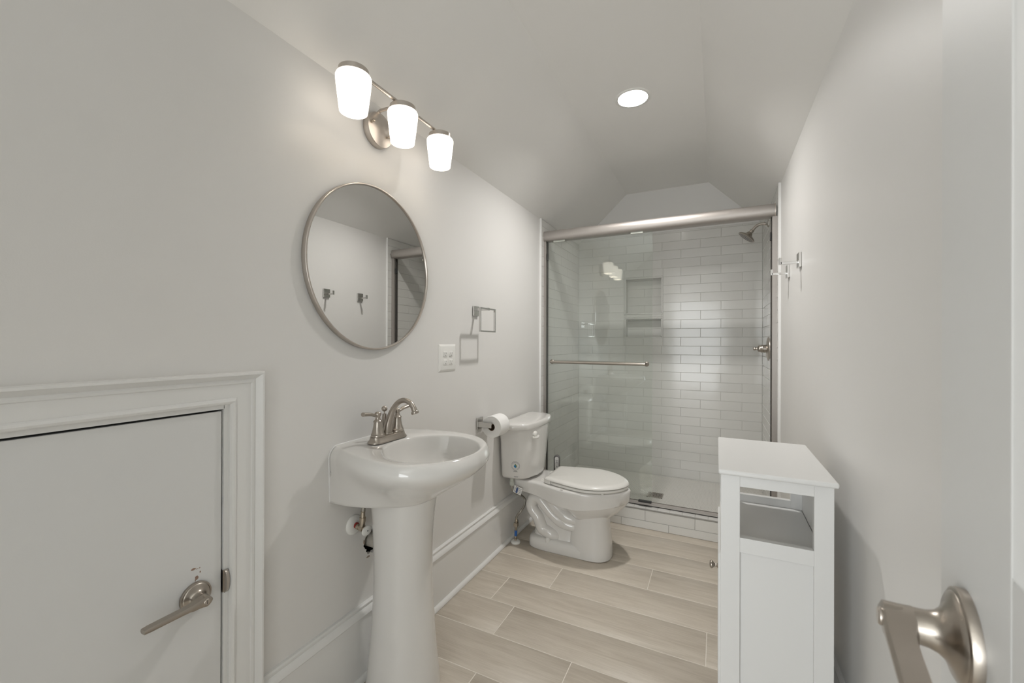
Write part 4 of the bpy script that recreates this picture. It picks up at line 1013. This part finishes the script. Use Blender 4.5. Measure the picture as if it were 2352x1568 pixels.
for (y0, xr) in ((2.7600, 0.7440), (2.7860, 0.7425)):
    g = G(); g.box(0.0245, xr, y0, y0 + 0.0060, 0.1555, 1.895); gp = g.build('glass_panel', M['glass'], se)
    if y0 < 2.77:
        g = G()
        bz = 1.0325; pth = spline([(0.073, 2.758, bz + 0.001), (0.073, 2.735, bz + 0.001), (0.079, 2.723, bz + 0.001), (0.095, 2.720, bz), (0.30, 2.720, bz), (0.50, 2.720, bz), (0.690, 2.720, bz), (0.704, 2.723, bz), (0.711, 2.735, bz), (0.711, 2.758, bz)], 6)
        g.tube(pth, 0.0098, 20)
        for bx in (0.073, 0.711): g.lathe([(0.0155, 0.0), (0.0160, 0.004), (0.0135, 0.008), (0.0100, 0.010)], (bx, 2.760, bz), (0, -1, 0), 32)
        g.build('towel_bar', M['nickel'], gp, angle=50)
        for (c0, c1) in ((0.080, 0.165), (0.610, 0.688)):
            g = G(); g.box(c0, c1, 2.752, 2.7598, 1.869, 1.882); g.build('roller_clip', M['clear'], gp, bevel=0.002)
g = G(); g.box(0.662, 0.742, 2.7560, 2.7740, 0.1500, 0.1625); g.build('bottom_guide', M['black'], se, bevel=0.0012)

# shower head
shh = thing('shower_fixture', 'chrome shower head on a bent arm at the top of the tiled wall', 'shower head', (W - 0.011, 3.2, 1.945))
SHY = 3.19
g = G(); g.lathe([(0.031, 0.0), (0.030, 0.004), (0.024, 0.009), (0.015, 0.013), (0.011, 0.018)], (W - 0.0113, SHY, 1.950), (-1, 0, 0), 40); g.build('wall_flange', M['chrome'], shh, angle=50)
g = G(); g.tube(spline([(W - 0.012, SHY, 1.950), (1.378, SHY, 1.953), (1.358, SHY, 1.950), (1.340, SHY, 1.938), (1.322, SHY, 1.916), (1.316, SHY, 1.908)], 6), 0.0095, 18); g.build('arm', M['satin'], shh, angle=60)
g = G(); ax = Vector((-0.62, 0.0, -0.78)).normalized()
g.lathe([(0.0, -0.010), (0.0115, -0.008), (0.0135, 0.0), (0.012, 0.010), (0.016, 0.014), (0.020, 0.022), (0.026, 0.030), (0.040, 0.036), (0.052, 0.042), (0.0565, 0.048), (0.0565, 0.052), (0.052, 0.0535), (0.0, 0.0535)], (1.318, SHY, 1.912), ax, 48)
sho = g.build('spray_head', M['nickel'], shh, angle=45)
g = G(); g.lathe([(0.049, 0.0535), (0.0485, 0.0550), (0.0, 0.0550)], (1.318, SHY, 1.912), ax, 40); sf = g.build('spray_face', M['ink'], sho)
g = G(); uu = ax.orthogonal().normalized(); ww = ax.cross(uu); Pf = Vector((1.318, SHY, 1.912)) + ax * 0.055
for ring_, cnt in ((0.012, 6), (0.024, 12), (0.036, 18), (0.044, 22)):
    for k in range(cnt):
        c = Pf + uu * ring_ * math.cos(2 * PI * k / cnt) + ww * ring_ * math.sin(2 * PI * k / cnt); g.lathe([(0.0018, 0), (0.0012, 0.002)], c, ax, 8)
g.build('nozzles', M['satin'], sf)

# shower valve
vv_ = thing('shower_valve', 'round chrome shower control with a short handle on the tiled wall', 'shower valve', (W - 0.011, 3.17, 1.131))
g = G(); g.lathe([(0.077, 0.0), (0.0765, 0.003), (0.070, 0.0075), (0.050, 0.012), (0.028, 0.015)], (W - 0.0113, 3.17, 1.131), (-1, 0, 0), 64); g.build('escutcheon', M['satin'], vv_, angle=50)
g = G(); g.lathe([(0.0255, 0.012), (0.0255, 0.030), (0.0235, 0.031), (0.0235, 0.034), (0.026, 0.035), (0.025, 0.040), (0.021, 0.046), (0.021, 0.056), (0.017, 0.060), (0.0095, 0.064), (0.0085, 0.072), (0.0115, 0.075), (0.0115, 0.084), (0.009, 0.087), (0.0, 0.087)], (W - 0.0113, 3.17, 1.131), (-1, 0, 0), 40); g.build('handle', M['nickel'], vv_, angle=40)

# shower drain
dr = thing('shower_drain', 'square patterned metal drain in the mosaic shower floor', 'drain', (0.72, 3.116, ZS))
g = G(); g.box(0.669, 0.771, 3.065, 3.167, ZS - 0.006, ZS - 0.0002); g.build('recess', M['dark'], dr)
g = G(); x0, x1, y0, y1 = 0.669, 0.771, 3.065, 3.167
for (a, b, c, d) in ((x0, x1, y0, y0 + 0.006), (x0, x1, y1 - 0.006, y1), (x0, x0 + 0.006, y0, y1), (x1 - 0.006, x1, y0, y1)): g.box(a, b, c, d, ZS, ZS + 0.0018)
for i in range(5):
    for j in range(5):
        cx, cy = x0 + 0.0145 + i * 0.01825, y0 + 0.0145 + j * 0.01825
        n = 16; ins_ = []; out_ = []
        for k in range(n):
            a = 2 * PI * k / n; ins_.append((cx + 0.0040 * math.cos(a), cy + 0.0040 * math.sin(a), ZS + 0.0016)); out_.append((cx + 0.0088 * math.cos(a), cy + 0.0088 * math.sin(a), ZS + 0.0016))
        g.add(ins_ + out_, [(k, (k + 1) % n, n + (k + 1) % n, n + k) for k in range(n)])
g.build('grate', M['satin'], dr, recalc=False)

# ------------------------------------------------------------------ robe hooks on the right wall
hk = thing('robe_hook', 'square chrome robe hook on the right wall, the nearer of two', 'robe hook', (W, 2.0915, 1.515), 'robe hooks on the right wall')
hk['label'] = 'square chrome robe hook on the right wall, higher and nearer of the pair'
g = G(); g.box(W - 0.011, W, 2.065, 2.118, 1.485, 1.545); g.build('mounting_plate', M['chrome'], hk, bevel=0.0012)
g = G(); g.box(W - 0.072, W - 0.011, 2.085, 2.098, 1.5020, 1.5130); g.box(W - 0.0780, W - 0.0675, 2.085, 2.098, 1.5010, 1.5300); g.build('hook_arm', M['chrome'], hk, bevel=0.001)
h2 = copy_tree(hk); h2.location = hk.location + Vector((0, 0.312, 0.0))
h2['label'] = 'square chrome robe hook on the right wall, closer to the shower than its twin'

# ------------------------------------------------------------------ recessed ceiling light
dl = thing('recessed_light', 'round white recessed light in the flat strip of the ceiling', 'ceiling light', (DLX, DLY, ZC))
g = G(); g.lathe([(0.0885, 0.0), (0.0885, 0.0015), (0.084, 0.0040), (0.077, 0.0050), (0.0730, 0.0035), (0.0725, 0.0)], (DLX, DLY, ZC), (0, 0, -1), 72, cap=False); g.build('trim_ring', M['plastic'], dl, angle=60)
g = G(); g.lathe([(0.0728, 0.001), (0.066, -0.010), (0.056, -0.030), (0.050, -0.046), (0.048, -0.050)], (DLX, DLY, ZC), (0, 0, -1), 72, cap=False); g.build('baffle', M['plastic'], dl, angle=60)
g = G(); g.lathe([(0.0, 0.0), (0.049, 0.0), (0.049, 0.004)], (DLX, DLY, ZC + 0.049), (0, 0, 1), 64); g.build('lens', M['lens'], dl)
_d = bpy.data.lights.new('downlight_lamp', 'AREA'); _d.shape = 'DISK'; _d.size = 0.092; _d.energy = DOWN_POWER; _d.color = (1.0, 0.975, 0.945); _d.spread = math.radians(180)
_o = bpy.data.objects.new('downlight_lamp', _d); COL.objects.link(_o); _o.parent = dl; _o.location = (0, 0, 0.046)

# ------------------------------------------------------------------ storage cabinet
cb = thing('storage_cabinet', 'white free-standing storage cabinet with an open top shelf by the right wall', 'cabinet', (1.245, 1.43, 0.0))
cx0, cx1, cy0, cy1 = 1.1225, 1.3670, 1.245, 1.625
g = G(); g.box(1.1160, 1.3735, 1.2235, 1.6465, 0.8245, 0.8378); g.build('top_board', M['cabinet'], cb, bevel=0.005, seg=4)
sx0, sx1 = 1.1672, 1.3270
def side_frame(y0, y1, first_):
    g = G()
    g.box(cx0, sx0, y0, y1, 0.0, 0.8245); g.box(sx1, cx1, y0, y1, 0.0, 0.8245)
    g.box(sx0, sx1, y0, y1, 0.7930, 0.8245); g.box(sx0, sx1, y0, y1, 0.6215, 0.6600); g.box(sx0, sx1, y0, y1, 0.06, 0.10)
    yc = (y0 + y1) / 2
    f_ = g.build('side_frame', M['cabinet'], cb, bevel=0.0008)
    g = G(); g.box(sx0, sx1, yc + 0.001, yc + 0.006, 0.10, 0.6215); g.build('side_panel', M['cabinet'], f_)
side_frame(cy0, cy0 + 0.018, True); side_frame(cy1 - 0.018, cy1, False)
g = G(); g.box(cx0 + 0.004, cx1 - 0.012, cy0 + 0.018, cy1 - 0.018, 0.6240, 0.6360); g.build('shelf', M['cabinet'], cb)
g = G(); g.box(cx1 - 0.010, cx1 - 0.004, cy0 + 0.018, cy1 - 0.018, 0.06, 0.8245); g.build('back_panel', M['cabinet'], cb)
g = G(); g.box(cx0 + 0.004, cx1 - 0.012, cy0 + 0.018, cy1 - 0.018, 0.06, 0.075); g.build('bottom_board', M['cabinet'], cb)
g = G()
n = 20; P_ = [(cy0 + 0.018 + (cy1 - cy0 - 0.036) * k / n, 0.775 + 0.022 * math.sin(PI * k / n)) for k in range(n + 1)]
vs = [(cx0, y, z) for y, z in P_] + [(cx0, y, 0.8245) for y, z in P_]; vs2 = [(cx0 + 0.014, y, z) for _, y, z in vs]; m_ = n + 1
g.add(vs + vs2, [(k, k + 1, m_ + k + 1, m_ + k) for k in range(n)] + [(2 * m_ + k, 3 * m_ + k, 3 * m_ + k + 1, 2 * m_ + k + 1) for k in range(n)] + [(k, 2 * m_ + k, 2 * m_ + k + 1, k + 1) for k in range(n)])
g.build('arched_rail', M['cabinet'], cb)
g = G(); g.box(cx0, cx0 + 0.014, cy0 + 0.018, cy1 - 0.018, 0.604, 0.624); g.build('shelf_rail', M['cabinet'], cb)
g = G(); dy0, dy1 = cy0 + 0.010, cy1 - 0.010
for (a, b, c, d) in ((dy0, dy0 + 0.045, 0.145, 0.602), (dy1 - 0.045, dy1, 0.145, 0.602), (dy0 + 0.045, dy1 - 0.045, 0.557, 0.602), (dy0 + 0.045, dy1 - 0.045, 0.145, 0.190)): g.box(cx0 - 0.006, cx0 + 0.008, a, b, c, d)
g.box(cx0 - 0.0005, cx0 + 0.006, dy0 + 0.045, dy1 - 0.045, 0.190, 0.557)
cd_ = g.build('door', M['cabinet'], cb, bevel=0.0008)
g = G(); g.lathe([(0.0075, 0.0), (0.0060, 0.0015), (0.0038, 0.005), (0.0040, 0.0085), (0.0075, 0.0120), (0.0110, 0.0155), (0.0112, 0.0180), (0.0080, 0.0215), (0.0, 0.0225)], (cx0 - 0.006, 1.345, 0.5270), (-1, 0, 0), 32)
g.build('knob', M['nickel'], cd_, angle=50)
